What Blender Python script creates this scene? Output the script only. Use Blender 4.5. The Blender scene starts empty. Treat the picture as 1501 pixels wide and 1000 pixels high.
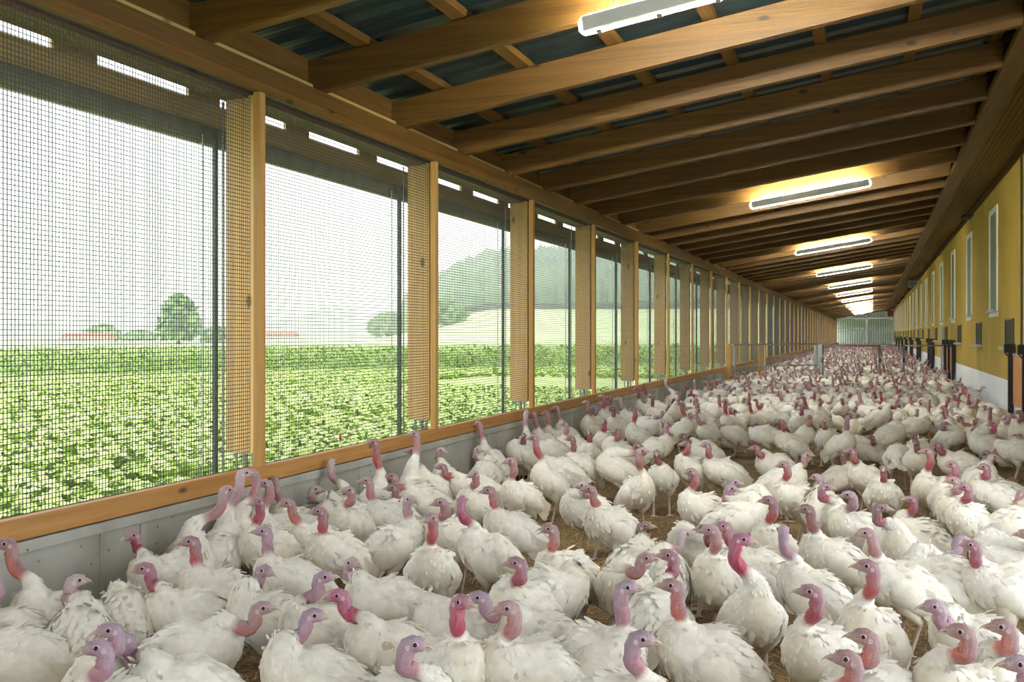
import bpy, math, random
import numpy as np
from mathutils import Vector, Matrix, Euler
SC = bpy.context.scene
COL = SC.collection
rnd = random.Random(7)
PI = math.pi

# ------------------------------------------------------------------ camera
F_PX, U0, V0, CAM_H = 1457.0, 750.5, 491.0, 1.9
TH = math.atan(529.5 / F_PX)
CT, ST = math.cos(TH), math.sin(TH)
cd = bpy.data.cameras.new('camera'); cam = bpy.data.objects.new('camera', cd); COL.objects.link(cam)
cd.sensor_width = 36.0; cd.lens = F_PX * 36.0 / 1501.0
cd.shift_y = -9.0 / 1501.0
cd.clip_start = 0.05; cd.clip_end = 5000
cam.location = (0, 0, CAM_H); cam.rotation_euler = (PI / 2, 0, TH)
SC.camera = cam

# ------------------------------------------------------------------ sky and exposure
SC.view_settings.view_transform = 'Standard'; SC.view_settings.look = 'None'
SC.view_settings.gamma = 1.0; SC.view_settings.use_curve_mapping = False
SC.view_settings.exposure = 2.72
w = bpy.data.worlds.new('sky'); SC.world = w; w.use_nodes = True
nt = w.node_tree; bg = nt.nodes['Background']
tc = nt.nodes.new('ShaderNodeTexCoord'); sep = nt.nodes.new('ShaderNodeSeparateXYZ')
cr = nt.nodes.new('ShaderNodeValToRGB'); nt.links.new(tc.outputs['Generated'], sep.inputs[0])
nt.links.new(sep.outputs[2], cr.inputs[0]); nt.links.new(cr.outputs[0], bg.inputs[0])
cr.color_ramp.elements[0].position = 0.0; cr.color_ramp.elements[0].color = (.80, .88, .93, 1)
cr.color_ramp.elements[1].position = 0.5; cr.color_ramp.elements[1].color = (1.0, 1.0, 1.0, 1)
bg.inputs[1].default_value = .58
SC.cycles.max_bounces = 7; SC.cycles.diffuse_bounces = 5; SC.cycles.volume_bounces = 2
SC.cycles.sample_clamp_indirect = 6.0

def px(u, v, z):
    """floor-plane helper: the point at height z seen at photo position (u, v)"""
    zc = (CAM_H - z) * F_PX / (v - V0)
    return pz(u, zc)
def pz(u, zc):
    xc = (u - U0) / F_PX * zc
    return (xc * CT - zc * ST, xc * ST + zc * CT)

# ------------------------------------------------------------------ materials
def mat(name):
    m = bpy.data.materials.new(name); m.use_nodes = True
    return m, m.node_tree, m.node_tree.nodes['Principled BSDF']
def plain(name, col, rough=.6, metal=0.0, bump=0.0, scale=20, var=0.0):
    m, t, b = mat(name)
    b.inputs['Base Color'].default_value = (*col, 1); b.inputs['Roughness'].default_value = rough
    b.inputs['Metallic'].default_value = metal
    if bump or var:
        tc = t.nodes.new('ShaderNodeTexCoord'); n = t.nodes.new('ShaderNodeTexNoise')
        n.inputs['Scale'].default_value = scale; n.inputs['Detail'].default_value = 5
        t.links.new(tc.outputs['Object'], n.inputs['Vector'])
        if bump:
            bp = t.nodes.new('ShaderNodeBump'); bp.inputs['Strength'].default_value = bump; bp.inputs['Distance'].default_value = .02
            t.links.new(n.outputs[0], bp.inputs['Height']); t.links.new(bp.outputs[0], b.inputs['Normal'])
        if var:
            r = t.nodes.new('ShaderNodeValToRGB'); r.color_ramp.elements[0].position = .3; r.color_ramp.elements[1].position = .7
            r.color_ramp.elements[0].color = (*[c * (1 - var) for c in col], 1)
            r.color_ramp.elements[1].color = (*[min(1, c * (1 + var)) for c in col], 1)
            t.links.new(n.outputs[0], r.inputs[0]); t.links.new(r.outputs[0], b.inputs['Base Color'])
    return m
def wood(name, axis, c1, c2, knots=True, rough=.55):
    m, t, b = mat(name)
    tc = t.nodes.new('ShaderNodeTexCoord'); mp = t.nodes.new('ShaderNodeMapping')
    oi = t.nodes.new('ShaderNodeObjectInfo')
    sc = [14.0, 14.0, 14.0]; sc[axis] = .35
    mp.inputs['Scale'].default_value = sc
    t.links.new(tc.outputs['Object'], mp.inputs['Vector'])
    ml = t.nodes.new('ShaderNodeVectorMath'); ml.operation = 'SCALE'; ml.inputs[0].default_value = (37, 51, 23)
    t.links.new(oi.outputs['Random'], ml.inputs['Scale'])
    ad = t.nodes.new('ShaderNodeVectorMath'); ad.operation = 'ADD'
    t.links.new(mp.outputs[0], ad.inputs[0]); t.links.new(ml.outputs[0], ad.inputs[1])
    n = t.nodes.new('ShaderNodeTexNoise'); n.inputs['Scale'].default_value = 1.3; n.inputs['Detail'].default_value = 4; n.inputs['Distortion'].default_value = 1.2
    t.links.new(ad.outputs[0], n.inputs['Vector'])
    n2 = t.nodes.new('ShaderNodeTexNoise'); n2.inputs['Scale'].default_value = 9; n2.inputs['Detail'].default_value = 3
    t.links.new(ad.outputs[0], n2.inputs['Vector'])
    mx = t.nodes.new('ShaderNodeMath'); mx.operation = 'MULTIPLY_ADD'; mx.inputs[1].default_value = .4
    t.links.new(n2.outputs[0], mx.inputs[0]); t.links.new(n.outputs[0], mx.inputs[2])
    r = t.nodes.new('ShaderNodeValToRGB'); r.color_ramp.elements[0].position = .45; r.color_ramp.elements[1].position = .9
    r.color_ramp.elements[0].color = (*c1, 1); r.color_ramp.elements[1].color = (*c2, 1)
    t.links.new(mx.outputs[0], r.inputs[0]); out = r.outputs[0]
    if knots:
        mp2 = t.nodes.new('ShaderNodeMapping'); s2 = [5.0] * 3; s2[axis] = 2.2; mp2.inputs['Scale'].default_value = s2
        t.links.new(tc.outputs['Object'], mp2.inputs['Vector'])
        ad2 = t.nodes.new('ShaderNodeVectorMath'); ad2.operation = 'ADD'
        t.links.new(mp2.outputs[0], ad2.inputs[0]); t.links.new(ml.outputs[0], ad2.inputs[1])
        vo = t.nodes.new('ShaderNodeTexVoronoi'); vo.inputs['Scale'].default_value = .8
        t.links.new(ad2.outputs[0], vo.inputs['Vector'])
        kr = t.nodes.new('ShaderNodeValToRGB'); kr.color_ramp.elements[0].position = .07; kr.color_ramp.elements[1].position = .13
        kr.color_ramp.elements[0].color = (.22, .22, .22, 1); kr.color_ramp.elements[1].color = (1, 1, 1, 1)
        t.links.new(vo.outputs[0], kr.inputs[0])
        mm = t.nodes.new('ShaderNodeMix'); mm.data_type = 'RGBA'; mm.blend_type = 'MULTIPLY'; mm.inputs[0].default_value = 1
        t.links.new(out, mm.inputs[6]); t.links.new(kr.outputs[0], mm.inputs[7]); out = mm.outputs[2]
    hs = t.nodes.new('ShaderNodeHueSaturation')
    mr = t.nodes.new('ShaderNodeMapRange'); mr.inputs[3].default_value = .82; mr.inputs[4].default_value = 1.15
    t.links.new(oi.outputs['Random'], mr.inputs[0]); t.links.new(mr.outputs[0], hs.inputs['Value'])
    t.links.new(out, hs.inputs['Color']); t.links.new(hs.outputs[0], b.inputs['Base Color'])
    bp = t.nodes.new('ShaderNodeBump'); bp.inputs['Strength'].default_value = .15; bp.inputs['Distance'].default_value = .01
    t.links.new(n2.outputs[0], bp.inputs['Height']); t.links.new(bp.outputs[0], b.inputs['Normal'])
    b.inputs['Roughness'].default_value = rough
    return m
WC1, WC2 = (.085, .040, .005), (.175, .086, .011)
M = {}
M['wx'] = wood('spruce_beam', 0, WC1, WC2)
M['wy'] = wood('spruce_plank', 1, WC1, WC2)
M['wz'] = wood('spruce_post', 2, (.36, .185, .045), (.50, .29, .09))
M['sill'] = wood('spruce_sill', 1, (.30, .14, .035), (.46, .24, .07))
M['wire'] = plain('dark_wire', (.06, .06, .065), .5, .2)
M['steel'] = plain('galvanised_steel', (.42, .44, .45), .4, .7, var=.12, scale=14)
M['darksteel'] = plain('dark_grey_steel', (.07, .09, .085), .4, .5)
M['black'] = plain('black_steel', (.012, .012, .014), .45, .2)
M['white'] = plain('white_plastic', (.80, .82, .80), .35)
M['fabric'] = plain('green_grey_curtain', (.16, .17, .10), .9, var=.25, scale=6, bump=.3)
M['beak'] = plain('beak_horn', (.46, .36, .29), .35, var=.2, scale=60)
M['eye'] = plain('eye_black', (.008, .006, .006), .12)
M['lid'] = plain('eyelid_pale', (.60, .46, .50), .5)
# lamp
m, t, b = mat('lamp_tube'); b.inputs['Emission Color'].default_value = (1, .95, .82, 1); b.inputs['Emission Strength'].default_value = 70.0
b.inputs['Base Color'].default_value = (.9, .9, .85, 1); M['tube'] = m
m, t, b = mat('clear_cover'); b.inputs['Base Color'].default_value = (.93, .97, .93, 1); b.inputs['Roughness'].default_value = .12
tr_ = t.nodes.new('ShaderNodeBsdfTransparent'); mx_ = t.nodes.new('ShaderNodeMixShader'); mx_.inputs[0].default_value = .16
t.links.new(tr_.outputs[0], mx_.inputs[1]); t.links.new(b.outputs[0], mx_.inputs[2]); t.links.new(mx_.outputs[0], t.nodes['Material Output'].inputs['Surface']); M['cover'] = m
# concrete
m, t, b = mat('concrete')
tc = t.nodes.new('ShaderNodeTexCoord'); n = t.nodes.new('ShaderNodeTexNoise'); n.inputs['Scale'].default_value = 1.6; n.inputs['Detail'].default_value = 8
t.links.new(tc.outputs['Object'], n.inputs['Vector'])
r = t.nodes.new('ShaderNodeValToRGB'); r.color_ramp.elements[0].position = .3; r.color_ramp.elements[1].position = .7
r.color_ramp.elements[0].color = (.30, .30, .265, 1); r.color_ramp.elements[1].color = (.47, .475, .44, 1); t.links.new(n.outputs[0], r.inputs[0])
vo = t.nodes.new('ShaderNodeTexVoronoi'); vo.inputs['Scale'].default_value = 11; t.links.new(tc.outputs['Object'], vo.inputs['Vector'])
kr = t.nodes.new('ShaderNodeValToRGB'); kr.color_ramp.elements[0].position = .06; kr.color_ramp.elements[1].position = .12
kr.color_ramp.elements[0].color = (.35, .33, .28, 1); kr.color_ramp.elements[1].color = (1, 1, 1, 1); t.links.new(vo.outputs[0], kr.inputs[0])
mm = t.nodes.new('ShaderNodeMix'); mm.data_type = 'RGBA'; mm.blend_type = 'MULTIPLY'; mm.inputs[0].default_value = 1
t.links.new(r.outputs[0], mm.inputs[6]); t.links.new(kr.outputs[0], mm.inputs[7]); t.links.new(mm.outputs[2], b.inputs['Base Color'])
b.inputs['Roughness'].default_value = .8; M['concrete'] = m
M['yellow'] = plain('yellow_render', (.44, .30, .05), .85, var=.10, scale=.9, bump=.1)
M['whitewash'] = plain('white_wall_paint', (.80, .82, .85), .8, var=.05, scale=2)
M['panel'] = plain('orange_brown_hatch', (.50, .22, .07), .6, var=.15, scale=3)
M['winglass'] = plain('grey_green_pane', (.20, .25, .22), .7, .0)
M['vent'] = plain('dark_vent_mesh', (.045, .040, .015), .8, var=.2, scale=60)
M['roofsheet'] = plain('dark_roof_sheet', (.022, .040, .042), .35, .3)
M['farsheet'] = plain('pale_green_sheet', (.55, .66, .58), .5, .1)
# litter
m, t, b = mat('straw_litter')
tc = t.nodes.new('ShaderNodeTexCoord')
n = t.nodes.new('ShaderNodeTexNoise'); n.inputs['Scale'].default_value = 22; n.inputs['Detail'].default_value = 8; n.inputs['Roughness'].default_value = .7
n3 = t.nodes.new('ShaderNodeTexNoise'); n3.inputs['Scale'].default_value = 1.3
t.links.new(tc.outputs['Object'], n.inputs['Vector']); t.links.new(tc.outputs['Object'], n3.inputs['Vector'])
mx = t.nodes.new('ShaderNodeMath'); mx.operation = 'MULTIPLY_ADD'; mx.inputs[1].default_value = .35; t.links.new(n3.outputs[0], mx.inputs[0]); t.links.new(n.outputs[0], mx.inputs[2])
r = t.nodes.new('ShaderNodeValToRGB'); e = r.color_ramp.elements
e[0].position = .48; e[0].color = (.055, .035, .016, 1); e[1].position = .86; e[1].color = (.42, .29, .13, 1)
x = e.new(.66); x.color = (.19, .12, .05, 1)
t.links.new(mx.outputs[0], r.inputs[0]); t.links.new(r.outputs[0], b.inputs['Base Color'])
bp = t.nodes.new('ShaderNodeBump'); bp.inputs['Strength'].default_value = .9; bp.inputs['Distance'].default_value = .03
t.links.new(n.outputs[0], bp.inputs['Height']); t.links.new(bp.outputs[0], b.inputs['Normal']); b.inputs['Roughness'].default_value = .9; M['litter'] = m
M['straw'] = plain('straw_stalks', (.50, .37, .17), .7, var=.3, scale=3)
# plumage and skin use the painted colour of the bird itself
def vcol(name, rough, bump, scale, sss=0.0):
    m, t, b = mat(name)
    a = t.nodes.new('ShaderNodeAttribute'); a.attribute_name = 'Col'
    tc = t.nodes.new('ShaderNodeTexCoord'); n = t.nodes.new('ShaderNodeTexNoise'); n.inputs['Scale'].default_value = scale; n.inputs['Detail'].default_value = 3
    t.links.new(tc.outputs['Object'], n.inputs['Vector'])
    r = t.nodes.new('ShaderNodeValToRGB'); r.color_ramp.elements[0].position = .3; r.color_ramp.elements[1].position = .7
    r.color_ramp.elements[0].color = (.86, .85, .82, 1); r.color_ramp.elements[1].color = (1, 1, 1, 1); t.links.new(n.outputs[0], r.inputs[0])
    mm = t.nodes.new('ShaderNodeMix'); mm.data_type = 'RGBA'; mm.blend_type = 'MULTIPLY'; mm.inputs[0].default_value = 1
    t.links.new(a.outputs['Color'], mm.inputs[6]); t.links.new(r.outputs[0], mm.inputs[7]); t.links.new(mm.outputs[2], b.inputs['Base Color'])
    bp = t.nodes.new('ShaderNodeBump'); bp.inputs['Strength'].default_value = bump; bp.inputs['Distance'].default_value = .006
    t.links.new(n.outputs[0], bp.inputs['Height']); t.links.new(bp.outputs[0], b.inputs['Normal'])
    b.inputs['Roughness'].default_value = rough
    if sss:
        b.inputs['Subsurface Weight'].default_value = sss; b.inputs['Subsurface Radius'].default_value = (.02, .008, .006); b.inputs['Subsurface Scale'].default_value = .4
    return m
M['plumage'] = vcol('white_plumage', .85, .35, 26)
M['skin'] = vcol('bare_head_skin', .5, .8, 150)

# ------------------------------------------------------------------ mesh helpers
class MB:
    def __init__(s): s.v = []; s.f = []; s.c = []; s.mi = []
    def add(s, vs, fs, mi=0, col=None):
        o = len(s.v); s.v.extend(vs); s.f.extend([tuple(i + o for i in f) for f in fs]); s.mi.extend([mi] * len(fs))
        if col is None: s.c.extend([(1, 1, 1)] * len(vs))
        elif isinstance(col, tuple): s.c.extend([col] * len(vs))
        else: s.c.extend(col)
    def box(s, x0, x1, y0, y1, z0, z1, mi=0):
        s.add([(x0, y0, z0), (x1, y0, z0), (x1, y1, z0), (x0, y1, z0), (x0, y0, z1), (x1, y0, z1), (x1, y1, z1), (x0, y1, z1)],
              [(3, 2, 1, 0), (4, 5, 6, 7), (0, 1, 5, 4), (1, 2, 6, 5), (2, 3, 7, 6), (3, 0, 4, 7)], mi)
    def slope(s, x0, x1, z0a, z0b, z1a, z1b, y0, y1, mi=0):
        s.add([(x0, y0, z0a), (x1, y0, z0b), (x1, y1, z0b), (x0, y1, z0a), (x0, y0, z1a), (x1, y0, z1b), (x1, y1, z1b), (x0, y1, z1a)],
              [(3, 2, 1, 0), (4, 5, 6, 7), (0, 1, 5, 4), (1, 2, 6, 5), (2, 3, 7, 6), (3, 0, 4, 7)], mi)
    def tube(s, p, q, r, n=10, r2=None, mi=0, col=None):
        p, q = Vector(p), Vector(q); d = (q - p).normalized(); r2 = r if r2 is None else r2
        a = d.cross(Vector((0, 0, 1)));
        if a.length < .01: a = d.cross(Vector((1, 0, 0)))
        a.normalize(); b = d.cross(a)
        vs = []
        for c, rr in ((p, r), (q, r2)):
            for i in range(n):
                an = 2 * PI * i / n; vs.append(tuple(c + a * math.cos(an) * rr + b * math.sin(an) * rr))
        fs = [(i, (i + 1) % n, n + (i + 1) % n, n + i) for i in range(n)] + [tuple(range(n - 1, -1, -1)), tuple(range(n, 2 * n))]
        s.add(vs, fs, mi, col)
    def mesh(s, name, mats, smooth=False, color=False):
        me = bpy.data.meshes.new(name); me.from_pydata(s.v, [], s.f)
        for m in mats: me.materials.append(m)
        if len(mats) > 1: me.polygons.foreach_set('material_index', s.mi)
        if smooth: me.polygons.foreach_set('use_smooth', [True] * len(s.f))
        if color:
            ca = me.color_attributes.new('Col', 'FLOAT_COLOR', 'POINT')
            a = np.ones((len(s.v), 4), dtype=np.float32); a[:, :3] = np.array(s.c, dtype=np.float32); ca.data.foreach_set('color', a.ravel())
        me.update(); return me
def link(name, me, parent=None, loc=None, label=None, cat=None, group=None, kind=None):
    o = bpy.data.objects.new(name, me); COL.objects.link(o)
    if loc is not None: o.location = loc
    if parent is not None: o.parent = parent
    if label: o['label'] = label
    if cat: o['category'] = cat
    if group: o['group'] = group
    if kind: o['kind'] = kind
    return o
def bevel(o, w=.004):
    md = o.modifiers.new('bevel', 'BEVEL'); md.width = w; md.segments = 2; md.limit_method = 'ANGLE'
    return o

# ------------------------------------------------------------------ the barn
A, B, YE, BAY, Y0 = 4.52, 2.55, 141.0, 3.311, 6.64
YN = -6.5                                     # near end of the shell, behind the photographer
TP = .1523                                    # roof pitch
def zr(x): return 4.09 + TP * (x + 4.656)     # underside of the rafters
# floor
mb = MB(); mb.box(-A, B, YN, YE, -.25, 0)
link('floor', mb.mesh('floor', [M['litter']]), kind='structure')
# left concrete upstand: panels, coping lip, joint ribs, base ledge
mb = MB()
mb.box(-4.78, -4.52, YN, YE, -.2, .735)
mb.box(-4.80, -4.495, YN, YE, .665, .735)
mb.box(-4.53, -4.50, YN, YE, -.02, .17)
y = Y0 - 2 * BAY - 1.35
while y < YE - 1:
    mb.box(-4.53, -4.505, y, y + .05, .0, .665); mb.box(-4.53, -4.508, y - .36, y - .335, .0, .665)
    y += BAY
bevel(link('wall_left', mb.mesh('wall_left', [M['concrete']]), kind='structure'), .008)
mb = MB(); mb.box(-4.60, -4.50, YN, YE, .742, .872)
bevel(link('trim_1', mb.mesh('sill_rail', [M['sill']]), kind='structure', label='orange timber sill rail along the concrete wall'), .008)
mb = MB(); mb.box(-4.56, -4.50, YN, YE, 3.80, 3.885)
bevel(link('trim_2', mb.mesh('head_rail', [M['wy']]), kind='structure', label='timber head rail over the mesh openings'))
mb = MB(); mb.box(-4.90, -4.656, YN, YE, 3.78, 4.09)
bevel(link('trim_3', mb.mesh('eaves_beam', [M['wy']]), kind='structure', label='laminated eaves beam carrying the rafters'))
# the rest of the building's left face: eaves boards with daylight slots
mb = MB(); mb.box(-5.36, -5.32, YN, YE, 3.96, 4.12)
mb.box(-5.36, -5.32, YN, YE, 3.55, 3.87)
y = 5.37 - 8 * 1.45
while y < YE - .5:
    mb.box(-5.355, -5.325, y, y + .42, 3.86, 3.97); y += 1.45
mb.box(-5.4, -4.75, YN, YE, 4.12, 4.16)
link('trim_4', mb.mesh('eaves_boards', [wood('pale_eaves_board', 1, (.36, .25, .07), (.50, .36, .12))]), kind='structure', label='timber eaves boards with daylight slots')  # lighter, yellower timber tone than the other roof boards
mb = MB()
for j in range(12):
    a0, a1 = 2 * PI * j / 12, 2 * PI * (j + 1) / 12
    mb.add([(-5.22 + .085 * math.cos(a), yy, 3.56 + .085 * math.sin(a)) for yy in (YN, YE) for a in (a0, a1)], [(0, 1, 3, 2)])
link('rolled_curtain', mb.mesh('rolled_curtain', [M['fabric']], True), label='long green-grey rolled-up wind curtain under the eaves outside the mesh', cat='curtain')

# one bay: mesh screen, batten, curtain guides
def wires():
    mb = MB(); y = .0; L = BAY - .10
    n = 118
    for i in range(n + 1):
        yy = L * i / n; mb.box(-4.5715, -4.5695, yy - .0028, yy + .0028, .872, 3.80)
    m_ = 100
    for i in range(m_ + 1):
        z = .875 + (3.80 - .875) * i / m_; mb.box(-4.5695, -4.567, 0, L, z - .0025, z + .0025)
    return mb.mesh('wire_mesh', [M['wire']])
MESH = wires()
mb = MB(); mb.box(-4.56, -4.50, -.020, .055, .872, 3.80); BATTEN = mb.mesh('batten', [M['wz']])
mb = MB(); mb.box(-5.0, -4.965, -.016, .016, .74, 3.55); GUIDE = mb.mesh('guide_rail', [M['darksteel']])
mb = MB(); mb.tube((-4.98, .09, .74), (-4.98, .09, 3.8), .008); mb.tube((-5.02, -.12, .74), (-5.02, -.12, 3.5), .006); CABLE = mb.mesh('guide_cable', [M['steel']])
mb = MB(); mb.box(-4.87, -4.61, -.075, .075, .965, 3.80)
POST = mb.mesh('timber_post', [wood('pale_spruce_post', 2, (.50, .29, .09), (.68, .44, .17))])
mb = MB(); mb.box(-4.85, -4.63, -.07, .07, .955, .967); mb.tube((-4.74, .0, .735), (-4.74, 0, .957), .024); mb.tube((-4.69, .03, .735), (-4.69, .03, .957), .012); mb.tube((-4.80, -.03, .735), (-4.80, -.03, .957), .012)
FOOT = mb.mesh('post_foot', [M['steel']])
ORD = ['nearest', 'second', 'third', 'fourth', 'fifth', 'sixth', 'seventh', 'eighth', 'ninth', 'tenth', 'eleventh', 'twelfth']
def batch(i, n=12): return None
nb = int((YE - Y0) / BAY)
for k in range(-3, nb + 1):
    yc = Y0 + BAY * k
    e = link('window_%d' % (k + 4), None, loc=(0, yc, 0), kind='structure')
    link('wire_mesh', MESH, e, (0, -BAY + .05, 0))
    link('batten', BATTEN, e)
    link('guide_rail', GUIDE, e, (0, .07, 0)); link('guide_cable', CABLE, e, (0, .08, 0))
    p = link('timber_post', POST, loc=(0, yc + .13, 0), cat='post', group='timber posts behind the wire mesh')
    if 0 <= k < 9: p['label'] = 'pale spruce post on a steel foot, %s along the mesh wall from the camera' % ORD[k]
    elif k < 0: p['label'] = 'pale spruce post beside the photographer, out of view'
    else: p['label'] = 'pale spruce post in the distant close-set row of the mesh wall'
    link('post_foot', FOOT, p, (0, 0, 0))

# rafters
mb = MB(); mb.slope(-4.656, 1.414, zr(-4.656) + .001, zr(1.414), zr(-4.656) + .299, zr(1.414) + .299, -.05, .05)
mb.box(-4.90, -4.656, -.05, .05, 4.091, 4.38)
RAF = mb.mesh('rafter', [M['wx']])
RS = BAY / 2
RY = [9.52 - 0 + RS * i for i in range(-9, int((YE - 9.52) / RS))]
for i, y in enumerate(RY):
    j = i - 7                    # j = 0 is the nearest one in view
    o = link('rafter', RAF, loc=(0, y, 0), cat='rafter', group='roof rafters')
    if i < 16: bevel(o)
    if j < 0: o['label'] = 'spruce rafter above the photographer, out of view'
    elif j < 10: o['label'] = 'sloping spruce rafter across the roof, %s in view from the camera' % ORD[j]
    else: o['label'] = 'sloping spruce rafter in the distant close-set rows of the roof'
# blocking between rafters, over both beams
for nm, x0, x1, z0, z1, n_ in (('trim_5', -4.86, -4.80, 4.095, 4.39, 'blocking_left'), ('trim_6', 1.56, 1.60, zr(1.5), zr(1.5) + .38, 'blocking_right')):
    mb = MB(); mb.box(x0, x1, YN, YE, z0, z1); link(nm, mb.mesh(n_, [M['wy']]), kind='structure')
mb = MB(); mb.box(1.414, 1.66, YN, YE, zr(1.414) - .02, zr(1.414) + .10)
for y in RY: mb.box(1.414, 1.56, y + .06, y + .16, zr(1.414) + .10, zr(1.414) + .36)
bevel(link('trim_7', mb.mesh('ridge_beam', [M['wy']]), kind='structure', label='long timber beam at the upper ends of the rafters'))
# purlins and roof sheet
xp = -4.25
while xp < 1.5:
    mb = MB(); z = zr(xp) + .30; mb.slope(xp - .06, xp + .06, z, z + TP * .12, z + .07, z + TP * .12 + .07, YN, YE)
    link('purlin', mb.mesh('purlin', [M['wy']]), label='narrow spruce purlin above the rafters, %s across from the mesh wall' % ORD[min(11, int((xp + 4.3) / .93))].replace('nearest', 'first'), cat='purlin', group='roof purlins')
    xp += .93
mb = MB(); n = int((YE - YN) / .09)
vs = []
for i in range(n + 1):
    y = YN + i * .09; dz = (0, .03, .03, 0)[i % 4]
    for x in (-5.5, 3.0): vs.append((x, y, zr(x) + .375 + dz))
mb.add(vs, [(2 * i, 2 * i + 1, 2 * i + 3, 2 * i + 2) for i in range(n)])
mb.box(-5.5, 3.0, YN, YE, 5.85, 5.9)
mb2 = MB(); mb2.add(vs, [(2 * i, 2 * i + 1, 2 * i + 3, 2 * i + 2) for i in range(n)])
o = link('ceiling', mb2.mesh('ceiling', [M['roofsheet']]), kind='structure')
# boarded soffit on the right
mb = MB(); nP = 9
for i in range(nP):
    xa = 1.66 + (B - 1.66) * i / nP; xb = 1.66 + (B - 1.66) * (i + 1) / nP - .012
    f = lambda x: zr(1.414) + .0 + (x - 1.66) / (B - 1.66) * .32
    mb.slope(xa, xb, f(xa), f(xb), f(xa) + .03, f(xb) + .03, YN, YE)
mb.slope(1.64, B, zr(1.414) + .02, zr(1.414) + .34, zr(1.414) + .05, zr(1.414) + .37, YN, YE)
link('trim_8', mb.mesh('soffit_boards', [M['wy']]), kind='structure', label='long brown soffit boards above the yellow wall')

# right wall
mb = MB(); mb.box(B, B + .25, 9.0, YE, .985, 5.9); mb.box(B, B + .25, 9.0, YE, -.2, .985, 1); mb.box(B, B + .25, YN, 9.0, 3.3, 5.9); mb.box(-5.3, B + .25, YN - .25, YN, -.2, 5.9)  # unseen ground-level opening at the near end, added to let daylight onto near birds
mb.box(B - .012, B, YN, YE, 5.18, 5.32, 2)
link('wall_right', mb.mesh('wall_right', [M['yellow'], M['whitewash'], M['wy']]), kind='structure')
# far wall
mb = MB(); n = int((B + A) / .07) + 1; vs = []
for i in range(n + 1):
    x = -A - .2 + i * (B + A + .4) / n; dy = (0, .05, .05, 0)[i % 4]
    for z in (-.1, 6.0): vs.append((x, YE + .05 + dy, z))
mb.add(vs, [(2 * i, 2 * i + 1, 2 * i + 3, 2 * i + 2) for i in range(n)])
o = link('wall_far', mb.mesh('wall_far', [M['farsheet']]), kind='structure')
for i, (x0, x1, z0, z1) in enumerate([(-A, B, 4.02, 4.22), (-A, B, 2.72, 2.84), (-A, B, 2.30, 2.42), (-.95, -.70, 0, 5.0)]):
    mb = MB(); mb.box(x0, x1, YE - .12, YE + .02, z0, z1)
    link('trim_%d' % (9 + i), mb.mesh('girt', [M['steel']]), kind='structure')

# tall windows in the right wall
wy_ = [23.9 + 6.0 * i for i in range(20)]
mbf = MB()
for (y0, y1, z0, z1) in ((0, 1.55, 4.62, 4.74), (0, .14, 2.30, 4.62), (1.41, 1.55, 2.30, 4.62), (0, 1.55, 2.30, 2.44)):
    mbf.box(B - .03, B + .0, y0, y1, z0, z1)
FR = mbf.mesh('frame', [M['white']])
mb = MB(); mb.box(B - .012, B - .002, .14, 1.41, 2.44, 4.62); PANE = mb.mesh('pane', [M['winglass']])
mb = MB(); mb.box(B - .10, B - .002, -.03, 1.58, 2.40, 2.43); mb.box(B - .09, B - .07, .2, 1.3, 2.43, 2.47); LED = mb.mesh('ledge', [M['steel']])
for i, y in enumerate(wy_):
    e = link('window_%d' % (60 + i), None, loc=(0, y, 0), kind='structure')
    link('window_frame', FR, e); link('pane', PANE, e); link('ledge', LED, e)
mb = MB(); mb.box(B - .01, B - .001, 0, 1.2, 1.66, 2.19); VENT = mb.mesh('wall_vent', [M['vent']])
mb = MB(); mb.box(B - .03, B - .0, -.03, 0, 1.66, 2.22); mb.box(B - .03, B, 1.2, 1.23, 1.66, 2.22); mb.box(B - .03, B, 0, 1.2, 2.19, 2.22); VF = mb.mesh('vent_frame', [M['darksteel']])
mb = MB(); mb.box(B - .14, B - .0, -.1, 1.3, 1.60, 1.66); VL = mb.mesh('vent_ledge', [M['steel']])
for i in range(19):
    o = link('wall_vent', VENT, loc=(0, 21.3 + 6.05 * i, 0), cat='vent', group='dark vents in the yellow wall')
    o['label'] = ('square dark vent in the yellow wall, %s from the camera' % ORD[i]) if i < 7 else 'small dark vent far down the yellow wall'
    link('vent_frame', VF, o); link('vent_ledge', VL, o)
# pale glazed strip door
mb = MB(); mb.box(B - .02, B, 41.6, 43.2, .3, 2.22); link('door_1', mb.mesh('pale_door', [M['winglass']]), kind='structure', label='pale glazed strip door below the fourth tall window')
# pop-hole hatches: three black posts with two orange-brown panels
HY = [(17.3, 21.1), (35.7, 39.4), (47.7, 51.2), (60.5, 64), (72.5, 76), (84, 87.5), (96, 99.5), (108, 111.5), (120, 123.5)]
for i, (y0, y1) in enumerate(HY):
    e = link('hatch', None, loc=(B, y0, 0), cat='hatch', group='pop-hole hatches along the right wall',
             label=('orange-brown poultry hatch between black posts, %s along the right wall' % ORD[i]) if i < 4 else 'distant poultry hatch between black posts, beyond the fourth along the right wall')
    for k, yy in enumerate((0, (y1 - y0) / 2, y1 - y0)):
        mb = MB(); mb.box(-.13, -.03, yy - .05, yy + .05, 0, 1.66); mb.box(-.20, -.02, yy - .07, yy + .07, 1.56, 1.73)
        mb.tube((-.14, yy - .1, 1.5), (-.2, yy - .16, 1.56), .012)
        link('post', mb.mesh('hatch_post', [M['black']]), e)
    for k in (0, 1):
        ya = k * (y1 - y0) / 2 + .06; mb = MB(); mb.box(-.05, -.02, ya, ya + (y1 - y0) / 2 - .12, .58, 1.50); link('panel', mb.mesh('hatch_panel', [M['panel']]), e)
    mb = MB(); mb.box(-.06, -.015, .05, y1 - y0 - .05, 1.50, 1.55); link('top_rail', mb.mesh('hatch_rail', [M['steel']]), e)
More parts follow.
